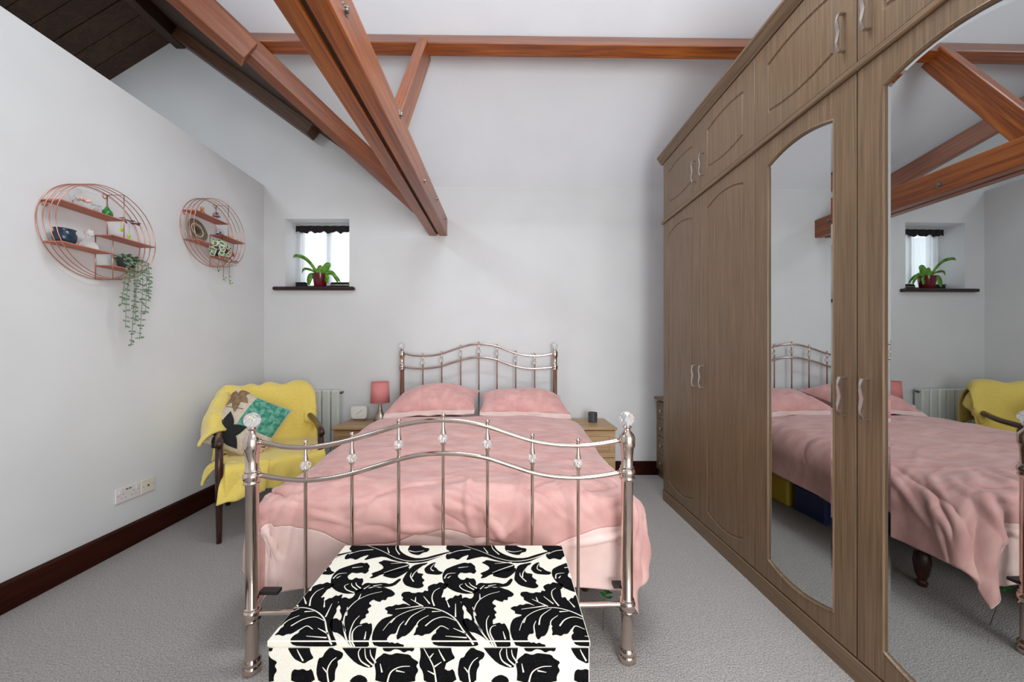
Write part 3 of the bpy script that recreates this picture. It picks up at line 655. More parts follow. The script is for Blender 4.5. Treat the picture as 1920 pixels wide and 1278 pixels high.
BV = [ov(l) for l in ([(497,640),(472,545),(480,460),(535,392),(610,352),(690,332)],[(508,640),(506,570),(530,505),(562,470)],[(522,636),(520,570),(545,535),(575,525)],[(478,560),(462,500)],[(486,470),(492,420)],[(555,378),(570,345)],[(590,605),(598,560)],[(458,590),(424,575)])]
S_ = ov([(395,270),(408,236),(440,205),(480,190),(530,175),(570,165),(590,170),(605,165),(622,188),(612,202),(615,215),(592,232),(575,222),(545,228),(520,222),(500,236),(492,246),(500,262),(520,265),(540,250),(558,258),(580,255),(584,272),(570,300),(600,280),(640,285),(700,280),(740,290),(790,255),(802,262),(760,300),(700,307),(640,302),(590,316),(540,342),(480,345),(430,330),(400,305)])
SV = [ov(l) for l in ([(410,258),(440,232),(490,226)],[(530,338),(488,322),(476,300),(500,288)],[(548,322),(520,300),(516,284)],[(568,314),(545,296),(540,280)],[(430,255),(455,242)],[(585,318),(620,296)],[(640,300),(690,292)],[(520,196),(580,190)])]
Dp = [ov(l) for l in ([(475,150),(515,140),(540,152),(575,132),(620,120),(580,155),(640,140),(700,130),(760,155),(850,170),(930,165),(1000,140),(1075,110),(1085,100),(1000,120),(930,140),(870,140),(820,120),(790,95),(785,62),(520,62),(500,90),(520,100),(480,125)],
  [(665,165),(690,158),(700,150),(760,160),(840,172),(850,190),(800,215),(760,216),(720,232),(690,232),(640,255),(615,255),(640,238),(625,228),(680,210),(700,196),(690,180)],
  [(690,240),(720,222),(800,207),(850,192),(840,215),(790,245),(760,257),(720,250)],
  [(870,180),(920,170),(960,165),(900,200),(888,225),(930,230),(914,248),(936,268),(918,280),(932,300),(900,315),(860,308),(820,295),(805,265),(820,240),(840,210)],
  [(930,200),(960,175),(1000,160),(985,190),(1000,195),(1012,212),(1042,222),(1020,236),(980,234),(948,230),(935,220)],
  [(835,95),(850,65),(900,60),(930,80),(965,85),(950,105),(925,108),(900,125),(855,115)])]
DV = [ov(l) for l in ([(1085,108),(1000,135),(930,152),(850,158),(770,140),(690,100),(600,66)],[(840,182),(760,205),(700,225)],[(840,165),(740,172)],[(860,250),(880,220),(930,180)],[(870,275),(852,245),(858,225)],[(985,215),(968,200),(990,172)],[(640,92),(560,100),(500,120)],[(790,120),(770,90),(772,66)],[(730,112),(720,80)],[(845,98),(880,105),(930,98)])]
E_ = [ov(l) for l in ([(455,652),(660,652),(655,690),(650,720),(640,772),(600,775),(540,750),(490,700)],[(330,860),(312,800),(326,720),(350,715),(362,690),(380,670),(400,655),(420,672),(450,680),(470,692),(462,720),(434,736),(440,760),(422,790),(420,860)],[(660,722),(690,700),(700,690),(740,702),(770,690),(800,694),(850,700),(862,720),(902,742),(884,764),(900,790),(880,820),(880,860),(650,860),(655,800),(645,750)],[(150,660),(180,652),(275,652),(282,690),(302,720),(270,735),(245,752),(215,738),(190,725),(168,695)],[(170,860),(172,800),(190,782),(212,788),(240,780),(262,794),(290,778),(312,860)],[(690,655),(740,652),(880,652),(868,684),(840,676),(815,690),(790,672),(760,668),(735,684),(700,680)],[(500,860),(520,830),(560,812),(600,830),(610,860)])]
EV = [ov(l) for l in ([(620,768),(570,735),(555,690),(570,660)],[(640,760),(600,720),(592,665)],[(655,745),(628,705),(622,670)],[(385,860),(378,790),(400,740),(430,715)],[(375,800),(350,770)],[(720,860),(740,800),(790,770),(850,765)],[(690,800),(680,750)],[(770,790),(820,800)],[(240,735),(215,690),(205,668)])]
def clip(poly, x0, x1, y0, y1):
    for ax, lim, sg in ((0,x0,1),(0,x1,-1),(1,y0,1),(1,y1,-1)):
        out = []
        for i in range(len(poly)):
            a, b = poly[i-1], poly[i]; ia, ib = (a[ax]-lim)*sg >= 0, (b[ax]-lim)*sg >= 0
            if ia != ib:
                t_ = (lim-a[ax])/(b[ax]-a[ax]); out.append((a[0]+(b[0]-a[0])*t_, a[1]+(b[1]-a[1])*t_))
            if ib: out.append(b)
        poly = out
        if len(poly) < 3: return []
    return poly
def veinpoly(l, w0=.0042, w1=.0014):
    pts = [Vector(p) for p in l]; pts = [Vector((p.x,p.y,0)) for p in pts]; pts = smooth_path(pts, 8*(len(pts)-1)) if len(pts) > 2 else pts
    Lf, Rt = [], []
    for i, p in enumerate(pts):
        t_ = (pts[min(i+1,len(pts)-1)]-pts[max(i-1,0)]).normalized(); n_ = Vector((-t_.y,t_.x,0)); w_ = (w0+(w1-w0)*i/(len(pts)-1))/2
        Lf.append((p.x+n_.x*w_, p.y+n_.y*w_)); Rt.append((p.x-n_.x*w_, p.y-n_.y*w_))
    return Lf, Rt
def soft(poly, k=.22):
    out = []
    for i in range(len(poly)):
        a, b = poly[i], poly[(i+1) % len(poly)]
        out += [(a[0]+(b[0]-a[0])*k, a[1]+(b[1]-a[1])*k), (a[0]+(b[0]-a[0])*(1-k), a[1]+(b[1]-a[1])*(1-k))]
    return out
def put(m, poly, f):
    if len(poly) < 3: return
    tri = tessellate_polygon([[Vector((a,b,0)) for a,b in poly]])
    m.add([f(*p) for p in poly], [tuple(t_) for t_ in tri])
black_top = [fab(A), fab(B), fab(S_)] + [fab(q_) for q_ in Dp]; vein_top = [fab(l) for l in AV+BV+SV+DV]
black_fr = [fabf(q_) for q_ in E_]; vein_fr = [fabf(l) for l in EV]
VS = .445      # repeat down the cloth
def lay(parent, f, box, shifts, blacks, veins, e):
    mb_, mv = MB(), MB()
    for dx_, dv_ in shifts:
        for q_ in blacks: put(mb_, clip([(a+dx_, b+dv_) for a,b in soft(q_)], *box), lambda a,b: f(a,b,e))
        for l in veins:
            Lf, Rt = veinpoly(l)
            for i in range(len(Lf)-1):
                put(mv, clip([(a+dx_,b+dv_) for a,b in (Lf[i],Lf[i+1],Rt[i+1],Rt[i])], *box), lambda a,b: f(a,b,e*2))
    o1 = mb_.build('leaf_print', M['blackfab'], parent, fix=False); o2 = mv.build('vein_print', M['cream'], parent, fix=False)
    for o_ in (o1, o2): o_['kind'] = 'stuff'
sx_ = [k*PER for k in range(-4, 5)]
lay(lidm, lambda a,b,e: (a, OY0+b, OZ+e), (OX0+.0012, OX1-.0012, .0008, OY1-OY0-.002), [(k,0) for k in sx_], black_top, vein_top, .0004)
bodyo = [o for o in bpy.data.objects if o.name == 'base' or (o.name.startswith('base') and o.parent == ot)][0]
lay(bodyo, lambda a,b,e: (a, OY0-e, OZ+b), (OX0+.003, OX1-.003, -.45, -.0175), [(k,0.004) for k in sx_], black_fr, vein_fr, .0004)
lay(bodyo, lambda a,b,e: (a, OY0-e, OZ+b), (OX0+.003, OX1-.003, -.45, -.0175), [(0,0.004)], [fabf(ov([(905,652),(1010,652),(1040,700),(1060,740),(1045,790),(1062,860),(930,860),(925,800),(900,760),(912,700)]))], [fabf(ov(l)) for l in ([(1000,860),(985,770),(950,700),(925,655)],[(985,770),(1030,740)],[(960,720),(985,690)],[(990,810),(950,790)])], .0006)
lay(bodyo, lambda a,b,e: (a, OY0-e, OZ+b), (OX0+.003, OX1-.003, -.45, -.115), [(k+.1,-VS-.09) for k in sx_], black_top, vein_top, .0003)
lay(lidm, lambda a,b,e: (a, OY0-.001-e, OZ+b), (OX0+.0012, OX1-.0012, -.0134, -.0017), [(k,-.001) for k in sx_], black_top, vein_top, .0004)
for xs, sg in ((OX0,-1),(OX1,1)):
    lay(bodyo, lambda a,b,e: (xs+sg*e, 1.097+a*sg, OZ+b), (-.205, .205, -.45, -.036), [(k+.1,-VS-.01) for k in sx_], black_top, vein_top, .0003)

# ------------------------------------------------------------------ armchair with blanket
ang = math.atan2(.58, .81)
fl = Vector((-1.74, 2.204)); ex_ = Vector((math.cos(ang), math.sin(ang))); ey_ = Vector((-math.sin(ang), math.cos(ang)))
CWD, CDP = .56, .62
cc = fl + ex_*CWD/2 + ey_*CDP/2
ch = thing('armchair', 'dark wooden open-arm chair in the corner, mostly hidden by a yellow blanket', 'armchair', (cc.x, cc.y, 0), ang, local=True)
hx, hy_ = CWD/2, CDP/2
for sx in (-1, 1):
    MB().tube([(sx*hx,-hy_,0),(sx*hx,-hy_,.3),(sx*hx,-hy_,.45),(sx*hx,-hy_+.005,.60)], [.014,.019,.021,.019], 12).build('leg', M['mahog'], ch, True)
    MB().tube([(sx*hx*.92,hy_+.03,0),(sx*hx*.92,hy_-.02,.42)], [.016,.021], 12).build('leg', M['mahog'], ch, True)
    ap = smooth_path([Vector(p) for p in ((sx*hx,-hy_-.03,.595),(sx*hx,-hy_+.02,.622),(sx*hx*1.03,-.05,.628),(sx*hx,.18,.645),(sx*hx*.93,.30,.66))], 20)
    MB().tube(ap, .021, 12).build('arm', M['mahog'], ch, True)
    MB().tube([(sx*hx*.92,hy_-.02,.42),(sx*hx*.92,hy_+.08,.87)], .02, 12).build('back_upright', M['mahog'], ch, True)
MB().rbox(-hx+.02, hx-.02, -hy_+.01, hy_-.03, .33, .37, .004).build('seat_frame', M['mahog'], ch)
MB().rbox(-hx+.025, hx-.025, -hy_, hy_-.06, .371, .455, .03).build('seat_cushion', M['yellow'], ch)
bk = MB().rbox(-hx+.045, hx-.045, -.035, .035, 0, .42, .02)
bk.v = [(v[0], hy_-.04+v[1]+v[2]*.22, .46+v[2]) for v in bk.v]; bk.build('backrest', M['yellow'], ch)
# blanket: one sheet over back, seat and front, plus the fall over the arm
prof = smooth_path([Vector((0,y_,z_)) for y_, z_ in ((hy_+.16,.55),(hy_+.15,.75),(hy_+.115,.875),(hy_+.05,.905),(hy_-.02,.86),(hy_-.08,.66),(hy_-.13,.50),(hy_-.25,.475),(0,.468),(-hy_+.06,.475),(-hy_-.035,.465),(-hy_-.055,.40),(-hy_-.05,.30))], 110)
prof = np.array([(p.y,p.z) for p in prof]); nP = len(prof); nW = 80
u = np.linspace(-1, 1, nW); P = np.zeros((nP, nW, 3)); sp = np.linspace(0, 1, nP)
for i in range(nP):
    seat = float(sstep(.52,.62,np.array(sp[i]))); front = float(sstep(.88,.96,np.array(sp[i])))
    wl = (.335*(1-seat)+.25*seat) ; wr_ = (.325*(1-seat)+.30*seat)
    xx = np.where(u < 0, u*wl, u*wr_); zz = np.full(nW, prof[i,1]); yy = np.full(nW, prof[i,0])
    # sides of the back fall down a little past the uprights
    ov_ = np.maximum(np.abs(xx)-.265, 0)*(1-seat)
    zz = zz - ov_*ov_*14 - ov_*.3
    yy = yy - ov_*.5*(1-seat)
    hang = front*(.04*np.sin(u*3.1+.4)+.05*(-u))
    zz = zz - hang
    P[i,:,0] = xx; P[i,:,1] = yy; P[i,:,2] = zz
U2, S2 = np.meshgrid(u, sp); Nn = normals(P)
dd = .010*vnoise(U2*3, S2*8)+.004*vnoise(U2*5+S2*5, S2*11)+.010*np.sin(U2*17+S2*6)*sstep(.85,1,S2)+.012*np.sin(U2*11+4*vnoise(U2*2,S2*3))*sstep(.35,.2,S2)
sgn = 1 if Nn[int(nP*.7), nW//2, 2] > 0 else -1
P = P + Nn*(dd*sgn)[...,None]
bl = thing('blanket', 'bright yellow fleece blanket draped over the armchair back, arm and seat', 'blanket', (cc.x, cc.y, 0), ang, local=True)
mb_ = MB().grid(P)
def patch(c00, c10, c11, c01, bul, n=26, m_=26, wr=.012, seed=0):
    a_, b_, c_, d_ = map(lambda q_: np.array(q_, float), (c00,c10,c11,c01)); Q = np.zeros((n,m_,3)); bul = np.array(bul, float)
    for i in range(n):
        for j in range(m_):
            s_, t_ = i/(n-1), j/(m_-1); Q[i,j] = (a_*(1-s_)+b_*s_)*(1-t_)+(d_*(1-s_)+c_*s_)*t_ + bul*(math.sin(math.pi*s_)*.6+.4)*math.sin(math.pi*t_)**.8
    ss, tt = np.meshgrid(np.linspace(0,1,n), np.linspace(0,1,m_), indexing='ij'); N_ = normals(Q)
    return Q + N_*(wr*(vnoise(ss*5+seed, tt*3)+.6*np.sin(ss*14+tt*3+seed)))[...,None]
# over the left arm (seen from the front)
mb_.grid(patch((-.25,hy_+.06,.90),(-.25,-.10,.65),(-.375,-.17,.57),(-.39,hy_-.02,.60),(-.03,-.06,.075), seed=1))
mb_.grid(patch((-.25,hy_-.02,.86),(-.262,-.10,.60),(-.20,-.05,.50),(-.2,hy_-.1,.55),(.02,-.03,.0), seed=4, wr=.006))
# flap below the left arm and the corner hanging over the seat front
mb_.grid(patch((-.24,-.02,.47),(-.24,-.22,.47),(-.36,-.20,.335),(-.35,-.06,.345),(-.05,0,.02), seed=2, wr=.008))
mb_.grid(patch((-.25,-hy_+.05,.475),(-.02,-hy_-.03,.47),(-.05,-hy_-.075,.295),(-.29,-hy_-.07,.255),(0,-.03,.01), seed=3, wr=.010))
# over the right end of the seat
mb_.grid(patch((.22,hy_-.2,.475),(.22,-hy_,.475),(.335,-hy_-.01,.33),(.335,hy_-.25,.36),(.03,0,.02), seed=6, wr=.008))
mb_.grid(patch((.25,hy_+.05,.895),(.24,hy_-.12,.60),(.30,hy_-.16,.56),(.345,hy_+.03,.70),(.02,-.03,.02), seed=9, wr=.008))
o = mb_.build('fleece', M['yellow'], bl, True, fix=False); md = o.modifiers.new('s','SOLIDIFY'); md.thickness = .014; md.offset = 0
# patchwork cushion
def cushion():
    S = .40; cw = Vector((-1.775, 2.50, .66))
    root = thing('patchwork_cushion', 'square cushion with teal patch, black flower and brown flower leaning on the yellow blanket', 'cushion', cw, local=True)
    n = 40; a_ = np.linspace(0,1,n); Aa, Bb = np.meshgrid(a_, a_, indexing='ij')
    def surf(a, b, sg=1, e=0.0):
        x, z = (a-.5)*S, (.5-b)*S; p_, q_ = 2*a-1, 2*b-1
        th = (max(1-abs(p_)**2.6,0)**.6)*(max(1-abs(q_)**2.6,0)**.6)*.068
        f_ = 1-.06*(1-p_*p_)*abs(q_)**4; g_ = 1-.06*(1-q_*q_)*abs(p_)**4
        return (x*g_, -sg*(th+e), z*f_)
    m = MB()
    for sg in (1,-1): m.grid(np.array([[surf(a,b,sg) for b in a_] for a in a_]))
    m.build('cover', noisy('cushion_beige', rgb(206,190,168), rgb(220,206,186), (60,60,60), .9, .3, 3), root, True)
    def region(a0,a1,b0,b1,e,nm,mt,N_=16):
        MB().grid(np.array([[surf(a0+(a1-a0)*i/N_, b0+(b1-b0)*j/N_, 1, e) for j in range(N_+1)] for i in range(N_+1)])).build(nm, mt, root, True)
    region(.40,.985,.02,.56,.0025,'teal_patch', noisy('teal_print', rgb(40,128,104), rgb(112,176,152), (42,42,42), .8, .3, 6, lo=.38, hi=.62))
    region(.72,.985,.64,.97,.0025,'floral_patch', noisy('brown_floral', rgb(110,78,52), rgb(214,190,150), (55,55,55), .85, .3, 3, lo=.45, hi=.55))
    def petal(c, an, L_, W_, e, m):
        K = 10; rows = []
        for i in range(K+1):
            t_ = i/K; w_ = W_*math.sin(math.pi*min(t_**.75,1))*.5+.004*(1-t_); p_ = (c[0]+math.cos(an)*L_*t_, c[1]+math.sin(an)*L_*t_)
            rows.append([surf(min(max(p_[0]-math.sin(an)*w_*k,-.06),1.06), min(max(p_[1]+math.cos(an)*w_*k,-.06),1.06), 1, e) for k in (-1,-.5,0,.5,1)])
        m.grid(np.array(rows))
    m = MB(); c = (.33,.74)
    for k, L_ in enumerate((.36,.31,.33,.36,.30)): petal(c, R(-112+72*k), L_, .19, .006+.0006*k, m)
    o_ = m.build('black_flower', flat('charcoal_felt',34,36,36,rough=.95), root, True); o_.modifiers.new('s','SOLIDIFY').thickness = .002
    m = MB(); c = (.10,.10)
    for k, L_ in zip((-40,18,62,108,150), (.18,.26,.34,.26,.16)): petal(c, R(k), L_, .13, .005+.0005*(k%3), m)
    o_ = m.build('brown_flower', noisy('brown_felt', rgb(126,100,70), rgb(154,126,94), (40,40,40), .95), root, True); o_.modifiers.new('s','SOLIDIFY').thickness = .002
    for l in (((.06,.36),(.2,.33),(.34,.30)),((.03,.62),(.15,.58),(.26,.62))): MB().tube(smooth_path([Vector(surf(a,b,1,.004)) for a,b in l], 10), .0022, 6).build('stem_stitching', flat('brown_thread',112,88,64), root, True)
    root.rotation_mode = 'QUATERNION'
    Mz = Matrix.Rotation(R(20), 3, 'Z') @ Matrix.Rotation(R(-20), 3, 'X') @ Matrix.Rotation(R(27), 3, 'Y')
    root.rotation_quaternion = Mz.to_quaternion()
cushion()

# ------------------------------------------------------------------ radiator, lamp, clock, candle, sockets
rd = thing('column_radiator', 'pale grey-white slatted radiator against the back wall behind the armchair', 'radiator', (-1.8, 3.36, 0))
for k in range(7):
    x1 = -1.527-k*.083; MB().rbox(x1-.073, x1, 3.325, 3.40, .13, .805, .010).build('column', M['radiator'], rd)
for z_ in (.18, .745): MB().tube([(-2.09,3.362,z_),(-1.53,3.362,z_)], .02, 10).build('header_pipe', M['radiator'], rd, True)
for x_ in (-1.6,-2.03): MB().rbox(x_-.03, x_+.03, 3.28, 3.41, 0, .128, .008).build('foot', M['dark'], rd)
MB().tube([(-1.5265,3.362,.775),(-1.505,3.362,.785),(-1.495,3.362,.79)], [.012,.011,.006], 10).build('valve', M['bolt'], rd, True)

lx, ly, lz = -1.118, 3.25, .5352
lp = thing('table_lamp', 'small table lamp with pink shade and brushed metal teardrop base', 'lamp', (lx, ly, lz))
MB().lathe([(.048,0),(.056,.006),(.060,.016),(.056,.032),(.044,.052),(.030,.072),(.020,.095),(.014,.125),(.012,.165)], (lx,ly,lz), 28).build('base', M['brushed'], lp, 60)
MB().tube([(lx,ly,lz+.166),(lx,ly,lz+.215)], .008, 10).build('bulb_holder', M['dark'], lp, True)
m = MB().lathe([(.083,.168),(.075,.355)], (lx,ly,lz), 36); m.f = m.f[:-2]
o = m.build('lamp_shade', M['shade'], lp, True); o.modifiers.new('s','SOLIDIFY').thickness = .003
for r_, z_ in ((.0835,.169),(.0755,.354)):
    MB().tube([(lx+r_*math.cos(q_), ly+r_*math.sin(q_), lz+z_) for q_ in np.linspace(0,2*math.pi,36,endpoint=False)], .0016, 6, closed=True).build('shade_trim', M['shade'], lp, True)

kx, ky, kz = -1.318, 3.27, .5352
ck = thing('alarm_clock', 'small white rounded alarm clock on two feet beside the pink lamp', 'clock', (kx, ky, kz))
def rrect(w_, h_, r_, n_=6):
    out = []
    for cx_, cz_, a0 in ((w_/2-r_, h_/2-r_, 0), (-w_/2+r_, h_/2-r_, 90), (-w_/2+r_, -h_/2+r_, 180), (w_/2-r_, -h_/2+r_, 270)):
        out += [(cx_+r_*math.cos(R(a0+90*i/n_)), cz_+r_*math.sin(R(a0+90*i/n_))) for i in range(n_+1)]
    return out
def extr(poly, c, y0, y1, taper=1.0):
    m = MB().prism(poly, 'y', y0, y1); m.v = [(c[0]+v[0], v[1], c[2]+v[2]) for v in m.v]; return m
extr([(a*(1-.06*(b<0)), b) for a,b in rrect(.150,.112,.026)], (kx,0,kz+.075), ky, ky+.05).build('case', M['white'], ck, 40)
extr(rrect(.128,.092,.022), (kx,0,kz+.076), ky-.003, ky-.0002).build('dial', flat('clock_face',236,234,230,rough=.3), ck, 40)
for an, L_ in ((40,.034),(222,.022)):
    MB().tube([(kx,ky-.005,kz+.076),(kx+L_*math.cos(R(an)),ky-.005,kz+.076+L_*math.sin(R(an)))], .0018, 6).build('hand', M['grey'], ck)
m = MB()
for k in range(12):
    a_ = R(30*k); m.box(kx+.05*math.cos(a_)-.0015, kx+.05*math.cos(a_)+.0015, ky-.0042, ky-.0032, kz+.076+.037*math.sin(a_)-.0015, kz+.076+.037*math.sin(a_)+.0015)
m.build('hour_marks', M['grey'], ck)
for sx in (-1,1): MB().tube([(kx+sx*.036,ky+.024,kz+.022),(kx+sx*.046,ky+.018,kz+.001)], [.006,.004], 8).build('foot', M['brushed'], ck, True)

jx, jy = .785, 3.22
cj = thing('candle_jar', 'dark smoked glass candle jar on the right bedside chest', 'candle', (jx, jy, .5352))
MB().lathe([(.036,0),(.040,.004),(.041,.07),(.041,.086),(.038,.086),(.037,.06),(1e-5,.06)], (jx,jy,.5352), 28).build('jar', M['jar'], cj, 40)
MB().lathe([(1e-5,.0605),(.036,.0605),(.036,.066),(1e-5,.067)], (jx,jy,.5352), 20).build('wax', M['wax'], cj, True)
MB().tube([(jx,jy,.602),(jx+.001,jy,.614)], .0012, 6).build('wick', M['dark'], cj)

def socket(y0, y1, zc, label, mat, double):
    t = thing('wall_socket', label, 'socket', (XL, (y0+y1)/2, zc)); h_ = .044
    MB().rbox(XL+.0005, XL+.010, y0, y1, zc-h_, zc+h_, .003).build('plate', mat, t)
    def bit(y_, z_, a, b, mt, nm, o=.0106): MB().box(XL+.0101, XL+o, y_-a, y_+a, z_-b, z_+b).build(nm, mt, t)
    yc = (y0+y1)/2
    if double:
        for s_ in (-1,1):
            MB().rbox(XL+.0101, XL+.0145, yc+s_*.050-.009, yc+s_*.050+.009, zc+.008, zc+.032, .002).build('switch', mat, t)
            bit(yc+s_*.03, zc+.004, .002, .004, M['grey'], 'pin_slot'); bit(yc+s_*.03-.011, zc-.018, .003, .0018, M['grey'], 'pin_slot'); bit(yc+s_*.03+.011, zc-.018, .003, .0018, M['grey'], 'pin_slot')
            bit(yc+s_*.009, zc+.026, .0068, .003, M['dark'], 'usb_port'); bit(yc+s_*.060, zc, .0026, .0026, M['grey'], 'screw')
    else:
        bit(yc, zc, .005, .006, M['dark'], 'aerial_port'); 
        for s_ in (-1,1): bit(yc+s_*.031, zc, .0026, .0026, M['grey'], 'screw')
socket(2.106, 2.253, .318, 'white double socket with two charging ports low on the left wall', M['plastic'], True)
socket(2.2545, 2.346, .318, 'cream single aerial socket beside the double socket', M['plastic2'], False)

# ------------------------------------------------------------------ round wire shelves
def round_shelf(dc, zc, label):
    t = thing('round_wire_shelf', label, 'shelf', (XL, dc, zc), group='round copper wire shelves'); RR = .25
    def W(y_, z_, o_): return Vector((XL+o_, dc+y_, zc+z_))
    outs = (.006, .038, .070, .102)
    for o_ in outs:
        MB().tube([W(RR*math.cos(q_), RR*math.sin(q_), o_) for q_ in np.linspace(0,2*math.pi,72,endpoint=False)], .0022, 6, closed=True).build('hoop', M['copper'], t, True)
    for y0, y1, z_ in ((-.231,.065,.095),(.006,.249,-.005),(-.2255,0.004,-.108),(.005,.178,-.174)):
        MB().rbox(XL+.004, XL+.105, dc+y0, dc+y1, zc+z_-.004, zc+z_+.002, .001).build('shelf_board', M['shelfwood'], t)
    def v(y_, z0, z1):
        for o_ in (.006, .102): MB().tube([W(y_,z0,o_), W(y_,z1,o_)], .0022, 6).build('upright', M['copper'], t, True)
    v(.065, -.005, .241); v(.006, -.249, -.005)
    for y_, z_ in ((.065,.241),(.006,-.2495),(.178,-.174),(-.231,.09)): MB().tube([W(y_,z_,.006), W(y_,z_,.102)], .0022, 6).build('cross_bar', M['copper'], t, True)
    for y_, z_ in ((-.215,.082),(.055,.232)):
        MB().tube([W(y_+.011*math.cos(q_), z_+.013*math.sin(q_), .003) for q_ in np.linspace(0,2*math.pi,14,endpoint=False)], .0022, 6, closed=True).build('hanging_loop', M['copper'], t, True)
    return W
W1 = round_shelf(2.0, 1.82, 'larger-looking round copper wire shelf with trailing plant, nearer the viewer')
W2 = round_shelf(2.78, 2.07, 'round copper wire shelf nearer the window, holding a leaning plate')
S1 = (1.82+.0972, 1.82-.0028, 1.82-.1058, 1.82-.1718); S2z = tuple(z_+.25 for z_ in S1)
def at(y_, z_, o_=.055): return (XL+o_, y_, z_)
# shelf 1 objects
t = thing('glass_swan', 'clear glass swan figurine with orange flowers on top shelf of nearer round shelf', 'figurine', at(1.90, S1[0]))
b0 = Vector(at(1.90, S1[0]))
m = MB().ball(b0+Vector((0,0,.026)), .026, 14, 10, (1,1.5,1)); m.tube(smooth_path([b0+Vector(p) for p in ((0,-.03,.03),(0,-.05,.055),(0,-.035,.085),(0,-.018,.09),(0,-.008,.08))], 14), [.012]*6+[.009]*20 if False else .010, 8)
m.build('body', M['glass'], t, True)
m = MB()
for k in range(9): m.ball(b0+Vector((.012*math.cos(k*2.1), .012*(k%4)-.012, .050+.006*math.sin(k*3))), .009, 8, 6)
m.build('flowers', noisy('orange_white_petals', rgb(226,140,100), rgb(238,222,210), (120,120,120), .6), t, True)
t = thing('glass_block', 'small clear glass block ornament beside the swan', 'ornament', at(1.966, S1[0]))
MB().rbox(XL+.035, XL+.07, 1.948, 1.984, S1[0], S1[0]+.046, .004).build('body', M['glass'], t); MB().ball(at(1.966, S1[0]+.022), .009, 10, 8).build('inclusion', M['wax'], t, True)
t = thing('green_pear_ornament', 'bright green glass pear ornament on top shelf', 'ornament', at(2.02, S1[0]))
MB().lathe([(.012,0),(.021,.006),(.025,.018),(.022,.032),(.013,.044),(.008,.054),(.004,.061),(1e-5,.062)], at(2.02,S1[0]), 18).build('body', base_mat('green_glass', rgb(24,120,34), .08, 0, Coat_Weight=.6)[0], t, True)
MB().tube([at(2.02,S1[0]+.06), at(2.024,S1[0]+.074)], .002, 6).build('stalk', M['stem'], t)
def leafy(m, c, d_, L_, W_, up=Vector((0,0,1))):
    d_ = d_.normalized(); s_ = d_.cross(up)
    if s_.length < .05: s_ = d_.cross(Vector((1,0,0)))
    s_.normalize(); n_ = s_.cross(d_)*(L_*.12)
    m.add([c, c+d_*L_*.35+s_*W_*.5+n_*.6, c+d_*L_*.75+s_*W_*.36+n_, c+d_*L_, c+d_*L_*.75-s_*W_*.36+n_, c+d_*L_*.35-s_*W_*.5+n_*.6], [(0,1,2,3),(0,3,4,5)])
t = thing('red_leaf_sprig', 'dark red spiky sprig lying over the end of the top shelf', 'plant', at(2.075, S1[0], .09)); m = MB()
for k in range(9):
    leafy(m, Vector(at(2.035+.012*k, S1[0]+.004, .095)), Vector((.35*math.sin(k*2.2), 1, .25*math.cos(k*1.7))), .05, .012)
m.build('leaves', flat('dark_red_leaf',92,28,32), t)
for y_, z_, nm in ((2.058,1.862,'lime green glass drop hanging higher beside the wire upright'),(2.10,1.838,'lime green glass drop hanging lower beside the wire upright')):
    t = thing('hanging_glass_drop', nm, 'ornament', at(y_, z_, .095), group='lime glass drops')
    MB().ball(at(y_, z_, .095), .0095, 12, 10, (.5,1,1.25)).build('drop', base_mat('lime_glass', rgb(170,208,40), .15)[0], t, True)
    MB().tube([at(y_, z_+.011, .095), at(y_, S1[0]-.006, .095)], .0006, 5).build('thread', M['stem'], t)
t = thing('navy_pot', 'dark navy glazed squat bowl on lower left of nearer round shelf', 'bowl', at(1.825, S1[2]))
MB().lathe([(.028,0),(.036,.006),(.042,.022),(.043,.042),(.038,.056),(.036,.064),(.040,.072),(.037,.072),(.033,.062),(.036,.04),(1e-5,.012)], at(1.825,S1[2]), 24).build('body', M['navy'], t, 60)
t = thing('glass_decanter', 'clear glass decanter with large ball stopper next to the navy bowl', 'decanter', at(1.932, S1[2]))
MB().lathe([(.030,0),(.035,.006),(.036,.02),(.028,.036),(.014,.052),(.010,.062),(.014,.068),(.010,.069),(1e-5,.066)], at(1.932,S1[2]), 20).build('body', M['glass'], t, 60)
icos(at(1.932, S1[2]+.089), .021, 2).build('stopper', M['crystal'], t)
# trailing plant
def strand(m, ms, pts, leaf=.016, wd=.010, step=.016, jit=.4):
    pa = smooth_path([Vector(p) for p in pts], 60); ms.tube(pa, .0012, 5)
    acc = 0; L_ = 0
    for i in range(1, len(pa)):
        acc += (pa[i]-pa[i-1]).length
        if acc >= step*random.uniform(.7,1.5):
            acc = 0
            for s_ in (0, math.pi):
                a_ = random.uniform(-1.0,1.0)+s_+math.pi/2
                leafy(m, pa[i], Vector((math.cos(a_)*.5+.15, math.sin(a_), random.uniform(-.9,.5))), leaf*random.uniform(.6,1.25), wd*random.uniform(.75,1.1), Vector((.8,random.uniform(-.9,0),random.uniform(-.2,.7))))
t = thing('trailing_succulent', 'long trailing grey-green plant in dark pot hanging below nearer round shelf', 'plant', at(2.12, S1[3], .06))
MB().lathe([(.030,0),(.036,.004),(.044,.055),(.046,.062),(.042,.062),(.040,.05),(1e-5,.05)], at(2.12,S1[3],.058), 20).build('pot', M['potgrey'], t, 50)
MB().lathe([(1e-5,.052),(.039,.0515),(.039,.050)], at(2.12,S1[3],.058), 16).build('soil', M['soil'], t)
m, ms = MB(), MB(); top = S1[3]+.06
for k in range(150):
    a_ = random.uniform(0, 2*math.pi); r_ = random.uniform(0,.058); c = Vector(at(2.12+.9*r_*math.sin(a_), top+.008+random.uniform(-.02,.02)-r_*.3, .06+r_*math.cos(a_)*.7))
    leafy(m, c, Vector((math.cos(a_), math.sin(a_), random.uniform(-.2,.7))), .022, .014)
